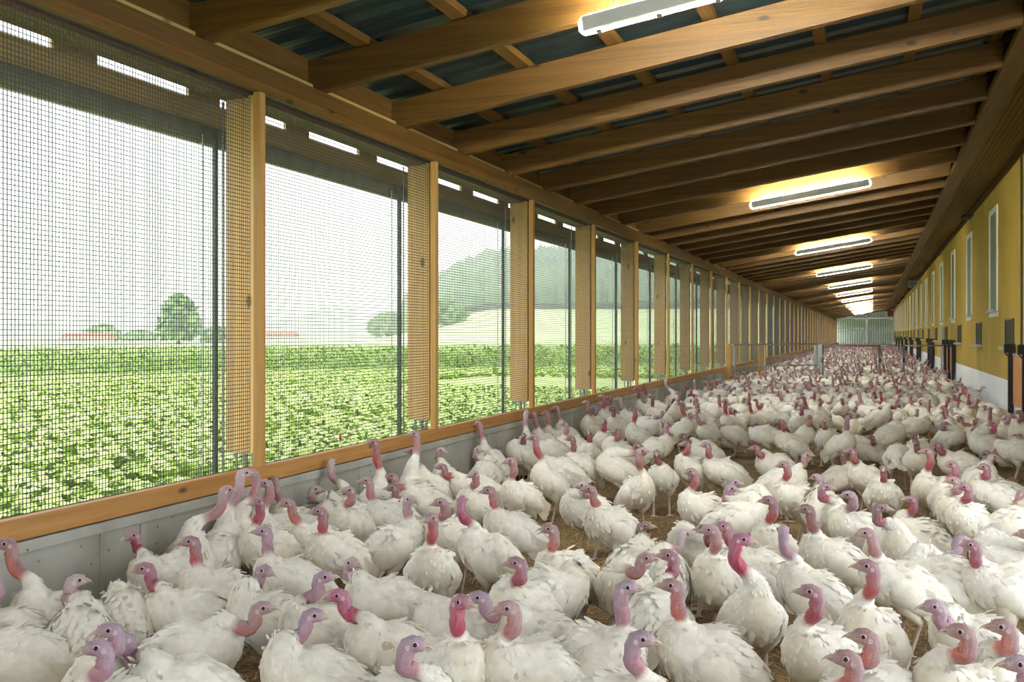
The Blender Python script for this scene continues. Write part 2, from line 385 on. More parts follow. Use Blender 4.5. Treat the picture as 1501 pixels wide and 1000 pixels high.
# conduit, wall boxes, alarm lamp, fan
mb = MB(); mb.tube((B - .02, 20.15, 1.5), (B - .02, 20.15, 5.15), .018); link('conduit', mb.mesh('conduit', [M['darksteel']]), label='thin dark conduit running up the yellow wall at the right edge', cat='pipe')
for i, y in enumerate((29.6, 43, 57, 75, 91, 108)):
    mb = MB(); mb.box(-.10, .10, -.09, .09, -.06, .06); mb.tube((.10, 0, 0), (.16, 0, .04), .02); mb.tube((-.1, 0, -.01), (-.13, 0, -.02), .045)
    link('soffit_camera', mb.mesh('soffit_camera', [M['black']]), loc=(B - .17, y, 5.10), cat='box', group='small black boxes under the soffit',
         label=('small black box under the soffit boards, %s from the camera' % ORD[i]) if i < 3 else 'tiny black box far off under the soffit boards')
mb = MB(); mb.tube((0, 0, 0), (0, -.18, 0), .26, 20); mb.tube((0, -.02, .2), (0, -.02, .5), .03); mb.box(-.04, .3, -.1, -.05, -.04, .04)
for j in range(4):
    a = j * PI / 2; mb.tube((0, -.19, 0), (.24 * math.cos(a), -.19, .24 * math.sin(a)), .03, 6)
link('fan', mb.mesh('fan', [M['darksteel']]), loc=(B - .45, 62, 4.85), label='dark green ventilation fan hanging at the top of the yellow wall', cat='fan')
mb = MB(); mb.box(-.35, .35, -.2, .0, -.4, .4); mb.tube((0, -.2, 0), (0, -.3, 0), .22, 14)
m_red = plain('red_horn', (.35, .04, .03), .5)
link('alarm_horn', mb.mesh('alarm_horn', [m_red]), loc=(B - .4, YE - .3, 4.75), label='red box high in the far right corner of the barn', cat='alarm')

# lamps
def lampmesh():
    L = 2.1
    mb = MB(); mb.box(0, L, -.06, .06, .025, .065); base = mb.mesh('housing', [M['white']])
    mb = MB()
    for yy in (-.035, .035): mb.tube((.06, yy, -.012), (L - .06, yy, -.012), .013, 10)
    tube = mb.mesh('tubes', [M['tube']])
    mb = MB(); n = 8; xs = [-.05, -.03, 0, L, L + .03, L + .05]; rs = [.3, .75, 1, 1, .75, .3]; vs = []
    for x, rr in zip(xs, rs):
        for i in range(n + 1):
            a = PI + PI * i / n; vs.append((x, .085 * rr * math.cos(a), .03 + .085 * rr * math.sin(a)))
    fs = [(j * (n + 1) + i, j * (n + 1) + i + 1, (j + 1) * (n + 1) + i + 1, (j + 1) * (n + 1) + i) for j in range(5) for i in range(n)]
    mb.add(vs, fs); cov = mb.mesh('clear_cover', [M['cover']], True)
    mb = MB()
    for x in (.12, .6, 1.05, 1.5, 1.98): mb.box(x - .02, x + .02, -.09, -.075, .0, .05); mb.box(x - .02, x + .02, .075, .09, .0, .05)
    clip = mb.mesh('clip', [M['steel']])
    mb = MB(); mb.tube((.25, .02, .03), (.25, .30, -.07), .006, 6); mb.tube((1.85, .02, .03), (1.85, .30, -.07), .006, 6); hang = mb.mesh('hanger', [M['steel']])
    return base, tube, cov, clip, hang
LM = lampmesh()
for i in range(-1, 11):  # first light continues the row unseen behind the camera, added to brighten near birds
    y = RY[8] - .26 + i * 7 * RS
    x0 = -2.15
    e = link('ceiling_light', None, loc=(x0, y, zr(x0) - .13), cat='ceiling light', group='fluorescent batten lights')
    e.rotation_euler = (Matrix.Rotation(-math.atan(TP), 3, 'Y') @ Matrix.Rotation(math.radians(82), 3, 'X')).to_euler()
    e['label'] = ('long twin-tube fluorescent light under the rafters, %s from the camera' % ORD[max(i, 0)]) if 0 <= i < 7 else 'fluorescent light in the row under the rafters'
    for nm, me in zip(('housing', 'tubes', 'clear_cover', 'clip', 'hanger'), LM): link(nm, me, e)

# gate across the barn
GZ = 1.57
gx, gy = -1.87, 37.5
def lerp(a, b, t): return a + (b - a) * t
e = link('fence_panel', None, loc=(-4.40, 33.6, 0), label='grey steel rail fence left of the gate between wall and broad post', cat='fence')
mb = MB(); mb.tube((0, 0, GZ), (gx + 4.40, gy - 33.6, GZ), .028); link('top_rail', mb.mesh('fence_rail', [M['steel']]), e)
mb = MB(); mb.tube((0.02, 0, GZ - .75), (gx + 4.40, gy - 33.6, GZ - .75), .022); link('lower_rail', mb.mesh('fence_rail', [M['steel']]), e)
for tt in (.02, .36, .98):
    mb = MB(); xx, yy = (gx + 4.4) * tt, (gy - 33.6) * tt; mb.tube((xx, yy, 0), (xx, yy, GZ), .03); link('upright', mb.mesh('fence_upright', [M['steel']]), e)
mb = MB(); mb.box(-.11, .11, -.08, .08, 0, 1.60); mb.box(-.13, -.11, -.09, .09, 0, 1.58); link('wooden_post', mb.mesh('wooden_post', [M['wz']]), loc=(-3.59, 35.2, 0), label='stout orange timber post standing in the flock by the rail fence', cat='post')
mb = MB(); mb.box(-.07, .07, -.06, .06, 0, 1.62); link('wooden_post', mb.mesh('wall_stub', [M['wz']]), loc=(-4.42, 32.7, 0), label='short timber post against the mesh wall at the fence end', cat='post')
mb = MB(); mb.box(-.14, .14, -.03, .03, 0, 1.56); mb.box(-.14, -.11, -.10, .0, 0, 1.56); mb.box(.11, .14, -.10, 0, 0, 1.56); link('gate_post', mb.mesh('gate_post', [M['steel']]), loc=(gx, gy, 0), label='broad pale grey steel channel post at the left end of the gate', cat='post')
g0, g1 = (gx + .16, gy), (B - .16, 39.3)
for i, (ta, tb) in enumerate(((0, .46), (.475, .66), (.675, 1))):
    nm = 'left leaf' if i == 0 else ('narrow middle leaf' if i == 1 else 'right leaf beside the yellow wall')
    e = link('gate', None, loc=(lerp(g0[0], g1[0], ta), lerp(g0[1], g1[1], ta), 0), label='grey tubular steel barn gate, %s' % nm, cat='gate', group='gate leaves across the barn')
    dx, dy = (g1[0] - g0[0]) * (tb - ta), (g1[1] - g0[1]) * (tb - ta)
    mb = MB()
    mb.tube((0, 0, GZ - .06), (dx, dy, GZ - .06), .028)
    mb.tube((0, 0, .12), (dx, dy, .12), .028)
    mb.tube((0, 0, .08), (0, 0, GZ - .03), .033); mb.tube((dx, dy, .08), (dx, dy, GZ - .03), .033)
    link('frame', mb.mesh('gate_frame', [M['steel']], True), e)
    for zh in (.9, .3):
        mb = MB(); mb.tube((-.03, -.02, zh), (-.03, -.02, zh + .16), .05); link('hinge', mb.mesh('gate_hinge', [M['darksteel']]), e)
# ------------------------------------------------------------------ outdoors
def leafmat(name, c1, c2, scale=1.0, tr=.0):
    m, t, b = mat(name)
    tc = t.nodes.new('ShaderNodeTexCoord'); n = t.nodes.new('ShaderNodeTexNoise'); n.inputs['Scale'].default_value = scale; n.inputs['Detail'].default_value = 6
    t.links.new(tc.outputs['Object'], n.inputs['Vector'])
    r = t.nodes.new('ShaderNodeValToRGB'); r.color_ramp.elements[0].position = .35; r.color_ramp.elements[1].position = .65
    r.color_ramp.elements[0].color = (*c1, 1); r.color_ramp.elements[1].color = (*c2, 1)
    t.links.new(n.outputs[0], r.inputs[0]); t.links.new(r.outputs[0], b.inputs['Base Color']); b.inputs['Roughness'].default_value = .55
    return m
M['field'] = leafmat('beet_field_ground', (.26, .38, .07), (.44, .56, .16), 1.2)
M['beet'] = leafmat('beet_leaves', (.36, .55, .08), (.66, .80, .32), 2.5)
M['corn'] = leafmat('maize_leaves', (.20, .36, .06), (.42, .56, .17), 1.5)
M['meadow'] = leafmat('meadow', (.30, .45, .14), (.50, .58, .28), .012)
M['forest'] = leafmat('forest', (.07, .15, .07), (.15, .25, .12), .04)
M['tree'] = leafmat('tree_leaves', (.12, .24, .07), (.24, .40, .14), .8)
M['brick'] = plain('red_roof', (.42, .12, .08), .8)
M['bark'] = plain('bark', (.10, .07, .05), .9)
GZ0 = .1
mb = MB(); mb.box(-62, -4.8, -70, 420, GZ0 - .4, GZ0); link('ground', mb.mesh('field_ground', [M['field']]), kind='structure')
rg = np.random.default_rng(3)
def leaf_cloud(name, pts, L, W, lift, nl, matl, tall=0.0, seed=1, **kw):
    """many small curved leaves rooted at pts"""
    r = np.random.default_rng(seed); P = np.repeat(np.asarray(pts), nl, axis=0); n = len(P)
    a = r.uniform(0, 2 * PI, n); l = L * r.uniform(.6, 1.2, n); e = lift * r.uniform(.4, 1.3, n); h0 = tall * r.uniform(0, 1, n)
    d = np.stack([np.cos(a), np.sin(a)], 1); q = np.stack([-np.sin(a), np.cos(a)], 1); w = W * r.uniform(.6, 1.2, n)
    def P3(f, g, hz): return np.concatenate([P[:, :2] + d * (l * f)[:, None] + q * (w * g)[:, None], (P[:, 2] + h0 + e * hz)[:, None]], 1)
    V = np.stack([P3(0, 0, 0), P3(.5, -.5, .8), P3(.5, .5, .9), P3(1, 0, .75)], 1).reshape(-1, 3)
    me = bpy.data.meshes.new(name); me.vertices.add(4 * n); me.vertices.foreach_set('co', V.ravel())
    idx = (np.arange(n)[:, None] * 4 + np.array([0, 1, 3, 2])).ravel()
    me.loops.add(4 * n); me.loops.foreach_set('vertex_index', idx.astype(np.int32))
    me.polygons.add(n); me.polygons.foreach_set('loop_start', (np.arange(n) * 4).astype(np.int32))
    me.materials.append(matl); me.update(calc_edges=True); me.validate()
    return link(name, me, kind='stuff', **kw)
# beet rows: dense near the barn, thinner far away
def fill(x0, x1, y0, y1, dens, z):
    n = int((x1 - x0) * (y1 - y0) * dens); return np.stack([rg.uniform(x0, x1, n), rg.uniform(y0, y1, n), np.full(n, z)], 1)
def edge(P):
    zc = P[:, 1] * CT - P[:, 0] * ST; u = U0 + F_PX * (P[:, 0] * CT + P[:, 1] * ST) / np.maximum(zc, .1); return zc, 38 + 10.5 * u / 640
pts = np.concatenate([fill(-16, -5.2, 2, 30, 16, GZ0), fill(-40, -16, 6, 40, 9, GZ0), fill(-40, -5.2, 40, 62, 6, GZ0)])
zc_, ed_ = edge(pts); pts = pts[zc_ < ed_]
leaf_cloud('beet_leaves', pts, .19, .13, .20, 11, M['beet'], label='pale green beet leaves covering the field outside the mesh wall', cat='crop')
pts = fill(-75, -5.4, 10, 80, 4.5, GZ0); zc_, ed_ = edge(pts); pts = pts[(zc_ > ed_) & (zc_ < ed_ + 19)]
leaf_cloud('maize_leaves', pts, .50, .09, .22, 9, M['corn'], tall=1.0, seed=5, label='band of taller maize plants across the field behind the beets', cat='crop')
# rolling land beyond
def grid(name, x0, x1, y0, y1, nx, ny, fn, m_, **kw):
    vs = []; fs = []
    for i in range(nx + 1):
        for j in range(ny + 1):
            x = x0 + (x1 - x0) * i / nx; y = y0 + (y1 - y0) * j / ny; vs.append((x, y, fn(x, y)))
    for i in range(nx):
        for j in range(ny): k = i * (ny + 1) + j; fs.append((k, k + ny + 1, k + ny + 2, k + 1))
    mb = MB(); mb.add(vs, fs); return link(name, mb.mesh(name, [m_], True), **kw)
def sm(t): t = max(0, min(1, t)); return t * t * (3 - 2 * t)
def land(x, y):
    # flat by the barn, rising to a wooded hill straight ahead, a low ridge far off
    d = math.hypot(x, y); al = math.degrees(math.atan2(-x, y))
    m = sm((28.5 - al) / 8.0)
    z = GZ0 + .03 + m * (13 * sm((d - 170) / 280) + (30 - 8 * sm((14 - al) / 8)) * sm((d - 450) / 260))
    z += sm((d - 1500) / 700) * (26 + 34 * sm((40 - al) / 9) * (.75 + .25 * math.sin(al * 1.3)) + 8 * math.sin(al * .7))
    return z
def polar(name, d0, d1, nd, m_, **kw):
    vs = []; fs = []; na = 120
    for i in range(nd + 1):
        d = d0 * (d1 / d0) ** (i / nd)
        for j in range(na + 1):
            al = math.radians(2.0 + 84 * j / na); x, y = -d * math.sin(al), d * math.cos(al); x = min(x, -5.6); vs.append((x, y, land(x, y)))
    for i in range(nd):
        for j in range(na): k = i * (na + 1) + j; fs.append((k, k + 1, k + na + 2, k + na + 1))
    mb = MB(); mb.add(vs, fs); return link(name, mb.mesh(name, [m_], True), **kw)
polar('meadow_hills', 57, 1500, 46, M['meadow'], kind='structure', label='pale green meadows rising to the hill')
polar('far_ridge', 1500, 2600, 10, M['forest'], kind='structure')
def blob_tree(mb, x, y, z, r, h, seed, nleaf=260, mi=0):
    rr = random.Random(seed)
    for k in range(nleaf):
        a = rr.uniform(0, 2 * PI); t = rr.random() ** .6; hh = rr.uniform(.12, 1)
        rad = r * math.sin(PI * min(1, .15 + hh * .85)) ** .5 * (.75 + .35 * rr.random())
        cx, cy, cz = x + rad * t * math.cos(a), y + rad * t * math.sin(a), z + h * hh
        s = r * .22 * rr.uniform(.6, 1.3)
        n = Vector((rr.gauss(0, 1), rr.gauss(0, 1), rr.gauss(0, 1))).normalized(); p = n.orthogonal().normalized(); q = n.cross(p)
        c = Vector((cx, cy, cz)); mb.add([tuple(c + p * s), tuple(c + q * s * .7), tuple(c - p * s), tuple(c - q * s * .7)], [(0, 1, 2, 3)], mi)
def gpt(u, zc): x, y = pz(u, zc); return x, y
for i, (u, zc, r, h, lab) in enumerate([(262, 190, 4.2, 9.2, 'large round green tree standing alone in the field'),
        (150, 260, 5, 4.0, 'low dark tree beside the red-roofed farm shed'), (205, 300, 5, 2.6, 'low hedge tree between the shed and the big tree'), (318, 230, 4, 3.2, 'small bush right of the large lone tree'),
        (655, 330, 7, 7.5, 'rounded tree at the foot of the wooded hill'), (572, 420, 10, 9, 'clump of trees at the foot of the blue hill')]):
    x, y = gpt(u, zc); z = land(x, y)
    e = link('field_tree', None, loc=(x, y, z), label=lab, cat='tree')
    mb = MB(); blob_tree(mb, 0, 0, 0, r, h, 10 + i, 900); link('crown', mb.mesh('crown', [M['tree']]), e)
    mb = MB(); mb.tube((0, 0, -1), (0, 0, h * .6), r * .09, 8, r * .04); link('trunk', mb.mesh('trunk', [M['bark']]), e)
for u, lab in ((130, 'long red-roofed farm shed beyond the maize'), (405, 'distant red farm roof beside the far hedge')):
    x, y = gpt(u, 250 if u < 200 else 400); s = 1 if u < 200 else 1.4
    e = link('farm_shed', None, loc=(x, y, land(x, y)), label=lab, cat='building'); e.rotation_euler = (0, 0, TH); e.scale = (s, s, s)
    mb = MB(); mb.box(-5.5, 5.5, -3, 3, 0, .9); link('walls', mb.mesh('shed_walls', [M['whitewash']]), e)
    mb = MB(); mb.add([(-6, -3.5, .8), (6, -3.5, .8), (6, 0, 2.2), (-6, 0, 2.2), (-6, 3.5, .8), (6, 3.5, .8)], [(0, 1, 2, 3), (3, 2, 5, 4), (0, 3, 4), (1, 5, 2)]); link('roof', mb.mesh('shed_roof', [M['brick']]), e)
# woods on the hill: one mass of crowns nobody could count
mb = MB(); rr = random.Random(5); cnt = 0
while cnt < 2600:
    u = rr.uniform(560, 1130); zc = rr.uniform(430, 900); x, y = pz(u, zc)
    t = (u - 560) / 570
    zl = land(x, y)
    d = math.hypot(x, y)
    if zl < 9 or d < 455 + 18 * math.sin(u / 40.0) or x > -60: continue
    s = rr.uniform(6, 11); h = rr.uniform(14, 22)
    n = 7; vs = [(x, y, zl + h)]; 
    for (rf, hf) in ((.45, .85), (.9, .55), (.8, .2)):
        for k in range(n): a = 2 * PI * k / n + rr.uniform(-.2, .2); q = rf * s * rr.uniform(.8, 1.2) * .6; vs.append((x + q * math.cos(a), y + q * math.sin(a), zl + h * hf * rr.uniform(.92, 1.05)))
    fs = [(0, 1 + k, 1 + (k + 1) % n) for k in range(n)]
    for l in (0, 1): fs += [(1 + l * n + k, 1 + (l + 1) * n + k, 1 + (l + 1) * n + (k + 1) % n, 1 + l * n + (k + 1) % n) for k in range(n)]
    mb.add(vs, fs); cnt += 1
link('woodland', mb.mesh('woodland', [M['forest']]), label='hazy dark woodland covering the hill beyond the meadows', cat='forest', kind='stuff')
# haze over the fields
m = bpy.data.materials.new('haze'); m.use_nodes = True; t = m.node_tree; t.nodes.remove(t.nodes['Principled BSDF'])
v = t.nodes.new('ShaderNodeVolumeScatter'); v.inputs['Color'].default_value = (.93, .97, 1, 1); v.inputs['Density'].default_value = .0009; v.inputs['Anisotropy'].default_value = .2
t.links.new(v.outputs[0], t.nodes['Material Output'].inputs['Volume'])
mb = MB(); mb.box(-3200, -24, -1400, 3700, -8, 190); link('haze', mb.mesh('haze', [m]), label='pale morning haze hanging over the far fields and hills', cat='haze', kind='stuff')
# ------------------------------------------------------------------ turkeys
WHITE = (.86, .855, .82); CREAM = (.80, .76, .60); DIRT = (.50, .43, .26)
LEGC = (.55, .42, .36)
SKINS = {   # crown, face, back of neck, throat
    'red':   ((0.288, 0.155, 0.198), (0.336, 0.163, 0.182), (0.336, 0.118, 0.137), (0.496, 0.037, 0.034)),
    'crim':  ((0.304, 0.163, 0.228), (0.336, 0.133, 0.182), (0.336, 0.067, 0.106), (0.400, 0.018, 0.053)),
    'pink':  ((0.384, 0.252, 0.296), (0.416, 0.237, 0.258), (0.368, 0.192, 0.220), (0.480, 0.163, 0.144)),
    'orange':((0.304, 0.185, 0.205), (0.368, 0.192, 0.198), (0.320, 0.148, 0.167), (0.608, 0.118, 0.068)),
    'lav':   ((0.336, 0.244, 0.342), (0.376, 0.237, 0.319), (0.336, 0.185, 0.258), (0.440, 0.200, 0.251)),
    'pale':  ((0.480, 0.392, 0.441), (0.512, 0.385, 0.410), (0.432, 0.252, 0.304), (0.448, 0.237, 0.274)),
    'hot':   ((0.384, 0.148, 0.243), (0.416, 0.096, 0.190), (0.384, 0.037, 0.114), (0.448, 0.011, 0.068)),
    'dark':  ((0.208, 0.118, 0.122), (0.224, 0.104, 0.114), (0.240, 0.089, 0.099), (0.320, 0.067, 0.068)),
}
SKINNAME = {'red': 'pink head and bright red throat', 'crim': 'crimson neck', 'pink': 'pale pink head and neck', 'orange': 'orange-red throat',
            'lav': 'lavender-tinted head', 'pale': 'whitish pale head', 'hot': 'hot pink head and deep crimson neck', 'dark': 'dark brownish-red head'}
def mixc(a, b, t): return tuple(a[i] * (1 - t) + b[i] * t for i in range(3))
def rot2(x, z, p): return x * math.cos(p) - z * math.sin(p), x * math.sin(p) + z * math.cos(p)
# rings of the trunk: (forward, up, half height, half width, ring pitch)
TR = [(-.285, .375, .012, .014, -4), (-.27, .378, .042, .042, -4), (-.235, .383, .074, .072, -2), (-.185, .388, .104, .102, 0), (-.125, .390, .132, .128, 2),
      (-.065, .390, .152, .145, 4), (-.005, .390, .165, .154, 7), (.05, .392, .168, .154, 14), (.10, .402, .158, .144, 25), (.138, .422, .136, .125, 39),
      (.160, .450, .108, .102, 54), (.170, .482, .085, .082, 68)]
def bez(p0, p1, p2, p3, t):
    u = 1 - t; return p0 * u ** 3 + p1 * 3 * u * u * t + p2 * 3 * u * t * t + p3 * t ** 3
def turkey_geo(head, hyaw, skin, pitch=16, sit=False, legs=True, NS=18, nf=330, seed=0, neck_n=8, hpitch=0, dirt=.3, bare=.15, hs=1.08):
    """body, neck, head and legs as one loft. head is the head centre in the bird's own frame (x forward, z up from the floor)."""
    r = random.Random(seed); mb = MB(); pr = math.radians(pitch); zo = -.185 if sit else 0
    c0 = (0, .372)
    rings = []
    for (x, z, rh, rw, pt) in TR:
        dx, dz = rot2(x, z - .385, pr); fa = 1 + .05 * math.sin(seed); rw *= .92; rh *= .91
        rings.append((Vector((dx, 0, c0[1] + dz + zo)), math.radians(pt) + pr, 0.0, rw * fa, rh * fa, 'b'))
    P0 = rings[-1][0]; t0 = Vector((math.cos(rings[-1][1]), 0, math.sin(rings[-1][1])))
    H = Vector(head); f = Vector((math.cos(hyaw), math.sin(hyaw), 0)); up = Vector((0, 0, 1))
    hp = math.radians(hpitch)
    ff = f * math.cos(hp) + up * math.sin(hp); uu = -f * math.sin(hp) + up * math.cos(hp)
    NK = [(-.024, -.058, 84, .0235, .0225), (-.023, -.030, 72, .0275, .0255), (-.014, -.006, 42, .0305, .0270), (.008, .004, 12, .0300, .0270), (.030, .003, -6, .0255, .0215), (.046, -.004, -14, .0165, .015), (.053, -.007, -16, .006, .006)]
    hr = []
    for (a, b, pt, rh, rw) in NK:
        c = H + ff * a * hs + uu * b * hs; hr.append((c, math.radians(pt) + hp, rw * hs, rh * hs))
    P3 = hr[0][0]; t3 = ff * math.cos(math.radians(84)) + uu * math.sin(math.radians(84))
    D = (P3 - P0).length
    low = P3.z < P0.z + .05
    if low: t3 = (f * .9 - up * .25).normalized() if hpitch < -20 else (f * .6 + up * .6).normalized()
    if low or P3.x < P0.x - .02: t0 = (t0 * .55 + (P3 - P0).normalized() * .75).normalized()
    P1 = P0 + t0 * D * (.34 if low else .42); P2 = P3 - t3 * D * .40
    pts = [bez(P0, P1, P2, P3, (i + 1) / (neck_n + 1)) for i in range(neck_n)]
    allp = [P0] + pts + [P3]
    tot = sum((allp[i + 1] - allp[i]).length for i in range(len(allp) - 1))
    d = 0; neck = []
    for i, p in enumerate(pts):
        d += (p - allp[i]).length; rem = tot - d; s = d / tot
        tg = (allp[i + 2] - allp[i]).normalized()
        rr = .0250 + max(0, rem - bare * .85) * .26; rr = min(rr, .082 - (.34 if low else .16) * d, .080)
        rr = max(rr, .0255 * (1 + .1 * s))
        neck.append((p, tg, rr * 1.0, rr * 1.05, rem, s))
    R = []   # centre, tangent, side, normal, half width, half height, tag, remaining distance
    for (c, pt, yw, rw, rh, tg_) in rings:
        t = Vector((math.cos(pt), 0, math.sin(pt))); s = Vector((0, 1, 0)); R.append((c, t, s, t.cross(s) * -1 if False else s.cross(t) * -1, rw, rh, 'b', 9))
    ns = Vector((0, 1, 0)); ys = Vector((-math.sin(hyaw), math.cos(hyaw), 0))
    if ys.dot(ns) < -.98: ys = Vector((-math.sin(hyaw * .94), math.cos(hyaw * .94), 0))
    for (p, tg, rw, rh, rem, s) in neck:
        q = Vector((-math.sin(hyaw * s), math.cos(hyaw * s), 0))
        q = q - tg * q.dot(tg); q.normalize(); R.append((p, tg, q, q.cross(tg) * -1, rw, rh, 'n', rem))
    for (c, pt, rw, rh) in hr:
        t = f * math.cos(pt) + up * math.sin(pt); s = ys if abs(hyaw) < 3.0 else Vector((-math.sin(hyaw), math.cos(hyaw), 0))
        s = Vector((-math.sin(hyaw), math.cos(hyaw), 0)); s = (s - t * s.dot(t)).normalized(); R.append((c, t, s, s.cross(t) * -1, rw, rh, 'h', 0))
    sk = SKINS[skin]; base = 0; nb = len(TR)
    verts = []; cols = []
    NR = len(R)
    for i, (c, t, s, n, rw, rh, tg_, rem) in enumerate(R):
        for k in range(NS):
            a = 2 * PI * k / NS; cs, sn = math.cos(a), math.sin(a)      # a=90deg: dorsal side
            w_, h_ = rw, rh
            v = c + s * (cs * w_) + n * (sn * h_)
            if tg_ == 'b':
                j = 1 + .03 * math.sin(k * 2.1 + i * 1.3 + seed); v = c + (v - c) * j
                if sn < -.2: v.z += .015 * (-sn) * (1 if i < 6 else 0)
                col = mixc(WHITE, CREAM, .12 + .35 * max(0, -sn) + .1 * r.random())
                if i < 5: col = mixc(col, DIRT, dirt * (5 - i) / 5 * r.uniform(.3, 1))
                if sn < -.5: col = mixc(col, DIRT, dirt * .6 * r.random())
            elif tg_ == 'n':
                m_ = max(0, min(1, (rem - bare) / .03 + .5))
                fr = max(0, min(1, .5 - sn * .9))
                c1 = mixc(sk[2], sk[3], fr); c1 = mixc(c1, sk[1], max(0, 1 - rem / .06) * .4)
                c1 = mixc(c1, (.75, .62, .66), .20 * r.random())
                col = mixc(c1, mixc(WHITE, CREAM, .1), m_)
                if rem < bare and sn < -.4: v = c + (v - c) * (1.0 + .45 * math.sin(PI * min(1, rem / bare)) * r.uniform(.8, 1.1))
            else:
                q = i - (NR - 7); fr = max(0, -sn)
                col = mixc(sk[1], sk[0], max(0, sn)); 
                if q < 3: col = mixc(col, sk[3], fr * (.8 if q < 2 else .45))
                if q > 4: col = mixc(col, (.55, .42, .38), .5)
                col = mixc(col, (.85, .78, .82), .18 * r.random())
                if q <= 1 and sn < -.4: v = c + (v - c) * 1.35
            verts.append(tuple(v)); cols.append(col)
    fs = []; mis = []
    # skin material from the ring where bare skin begins
    for i in range(NR - 1):
        bare_ = (R[i + 1][6] == 'h') or (R[i + 1][6] == 'n' and R[i + 1][7] < bare + .005)
        for k in range(NS):
            k2 = (k + 1) % NS; fs.append((i * NS + k, i * NS + k2, (i + 1) * NS + k2, (i + 1) * NS + k)); mis.append(1 if bare_ else 0)
    fs.append(tuple(range(NS - 1, -1, -1))); mis.append(0); fs.append(tuple((NR - 1) * NS + k for k in range(NS))); mis.append(1)
    mb.v = verts; mb.c = cols; mb.f = fs; mb.mi = mis
    # ear spot
    for sd in (1, -1):
        ec = H + ff * (-.012 * hs) + uu * (-.004 * hs) + ys * (sd * .0262 * hs)
        if NS >= 14:
            vs = [tuple(ec + ff * (.009 * hs * math.cos(x)) + uu * (.010 * hs * math.sin(x)) + ys * sd * .0015) for x in [2 * PI * q / 8 for q in range(8)]]
            mb.add(vs, [tuple(range(8))], 1, mixc(sk[0], (.85, .75, .80), .45))
    # thighs, shanks and toes
    if legs and not sit:
        for sd in (1, -1):
            st = .035 * math.sin(seed * 3 + sd)
            hip = Vector((.0, .075 * sd, .31)); hock = Vector((-.045 + st, .075 * sd, .185)); foot = Vector((.0 + st, .078 * sd, .012))
            seg = [(hip, .082), (hip.lerp(hock, .45) + Vector((.012, 0, 0)), .062), (hip.lerp(hock, .85), .034), (hock, .0165), (hock.lerp(foot, .25), .0125), (foot + Vector((0, 0, .02)), .0115), (foot, .013)]
            n = 9 if NS > 14 else 6; o = len(mb.v)
            for j, (c, rr) in enumerate(seg):
                cc = mixc(WHITE, CREAM, .5) if j < 3 else LEGC
                if j == 2: cc = mixc(cc, DIRT, .4)
                for k in range(n): a = 2 * PI * k / n; mb.v.append((c.x + rr * math.cos(a), c.y + rr * math.sin(a), c.z)); mb.c.append(cc)
            for j in range(len(seg) - 1):
                for k in range(n): mb.f.append((o + j * n + k, o + (j + 1) * n + k, o + (j + 1) * n + (k + 1) % n, o + j * n + (k + 1) % n)); mb.mi.append(0 if j < 2 else 1)
            for an, L in ((0, .075), (.55, .062), (-.55, .062), (PI, .03)):
                q = foot + Vector((math.cos(an) * L, math.sin(an) * L, -.004)); mb.tube(foot, q, .0095, 5, .005, 1, LEGC)
    # plumage: overlapping feathers laid on the loft
    first, last = 1, nb + max(0, int(neck_n * (1 - bare / max(tot, .01))) - 1)
    for q in range(nf):
        ti = first + (last - first - .01) * (r.random() if q % 4 else r.random() * .35); i = int(ti); fr = ti - i; a = r.uniform(0, 2 * PI)
        if i + 1 >= NR: continue
        k = a / (2 * PI) * NS; k0 = int(k) % NS; k1 = (k0 + 1) % NS; kf = k - int(k)
        g = lambda ii: Vector(verts[ii * NS + k0]).lerp(Vector(verts[ii * NS + k1]), kf)
        A_, B_ = g(i), g(i + 1); p = A_.lerp(B_, fr); dr = (A_ - B_)
        if dr.length < 1e-4: continue
        dr.normalize(); cc = R[i][0].lerp(R[i + 1][0], fr); nm = (p - cc); nm = nm - dr * nm.dot(dr)
        if nm.length < 1e-4: continue
        nm.normalize(); sd = dr.cross(nm)
        sc = (r.uniform(.055, .085) if i < nb - 3 else r.uniform(.028, .04)); wd = sc * r.uniform(.42, .55)
        lf = r.uniform(.001, .008) * (sc / .07); sk_ = r.gauss(0, .12); dr = (dr + sd * sk_).normalized()
        vs = [p - nm * .004, p + dr * sc * .45 + sd * wd * .5 + nm * lf * .3, p + dr * sc * .85 + sd * wd * .32 + nm * lf * .8, p + dr * sc + nm * lf, p + dr * sc * .85 - sd * wd * .32 + nm * lf * .8, p + dr * sc * .45 - sd * wd * .5 + nm * lf * .3, p + dr * sc * .5 + nm * (lf * .3 + .004)]
        co = mixc(cols[i * NS + k0], WHITE, r.uniform(.4, .9)); co_ = r.uniform(.97, 1.02); co = tuple(min(.9, x * co_) for x in co)
        if r.random() < .03 * dirt * 3: co = mixc(co, DIRT, r.uniform(.3, .8))
        mb.add([tuple(v) for v in vs], [(0, 1, 6, 5), (1, 2, 3, 6), (6, 3, 4, 5)], 0, co)
    fr_ = dict(H=H, f=ff, s=ys, u=uu, hs=hs)
    return mb, fr_, zo, pr
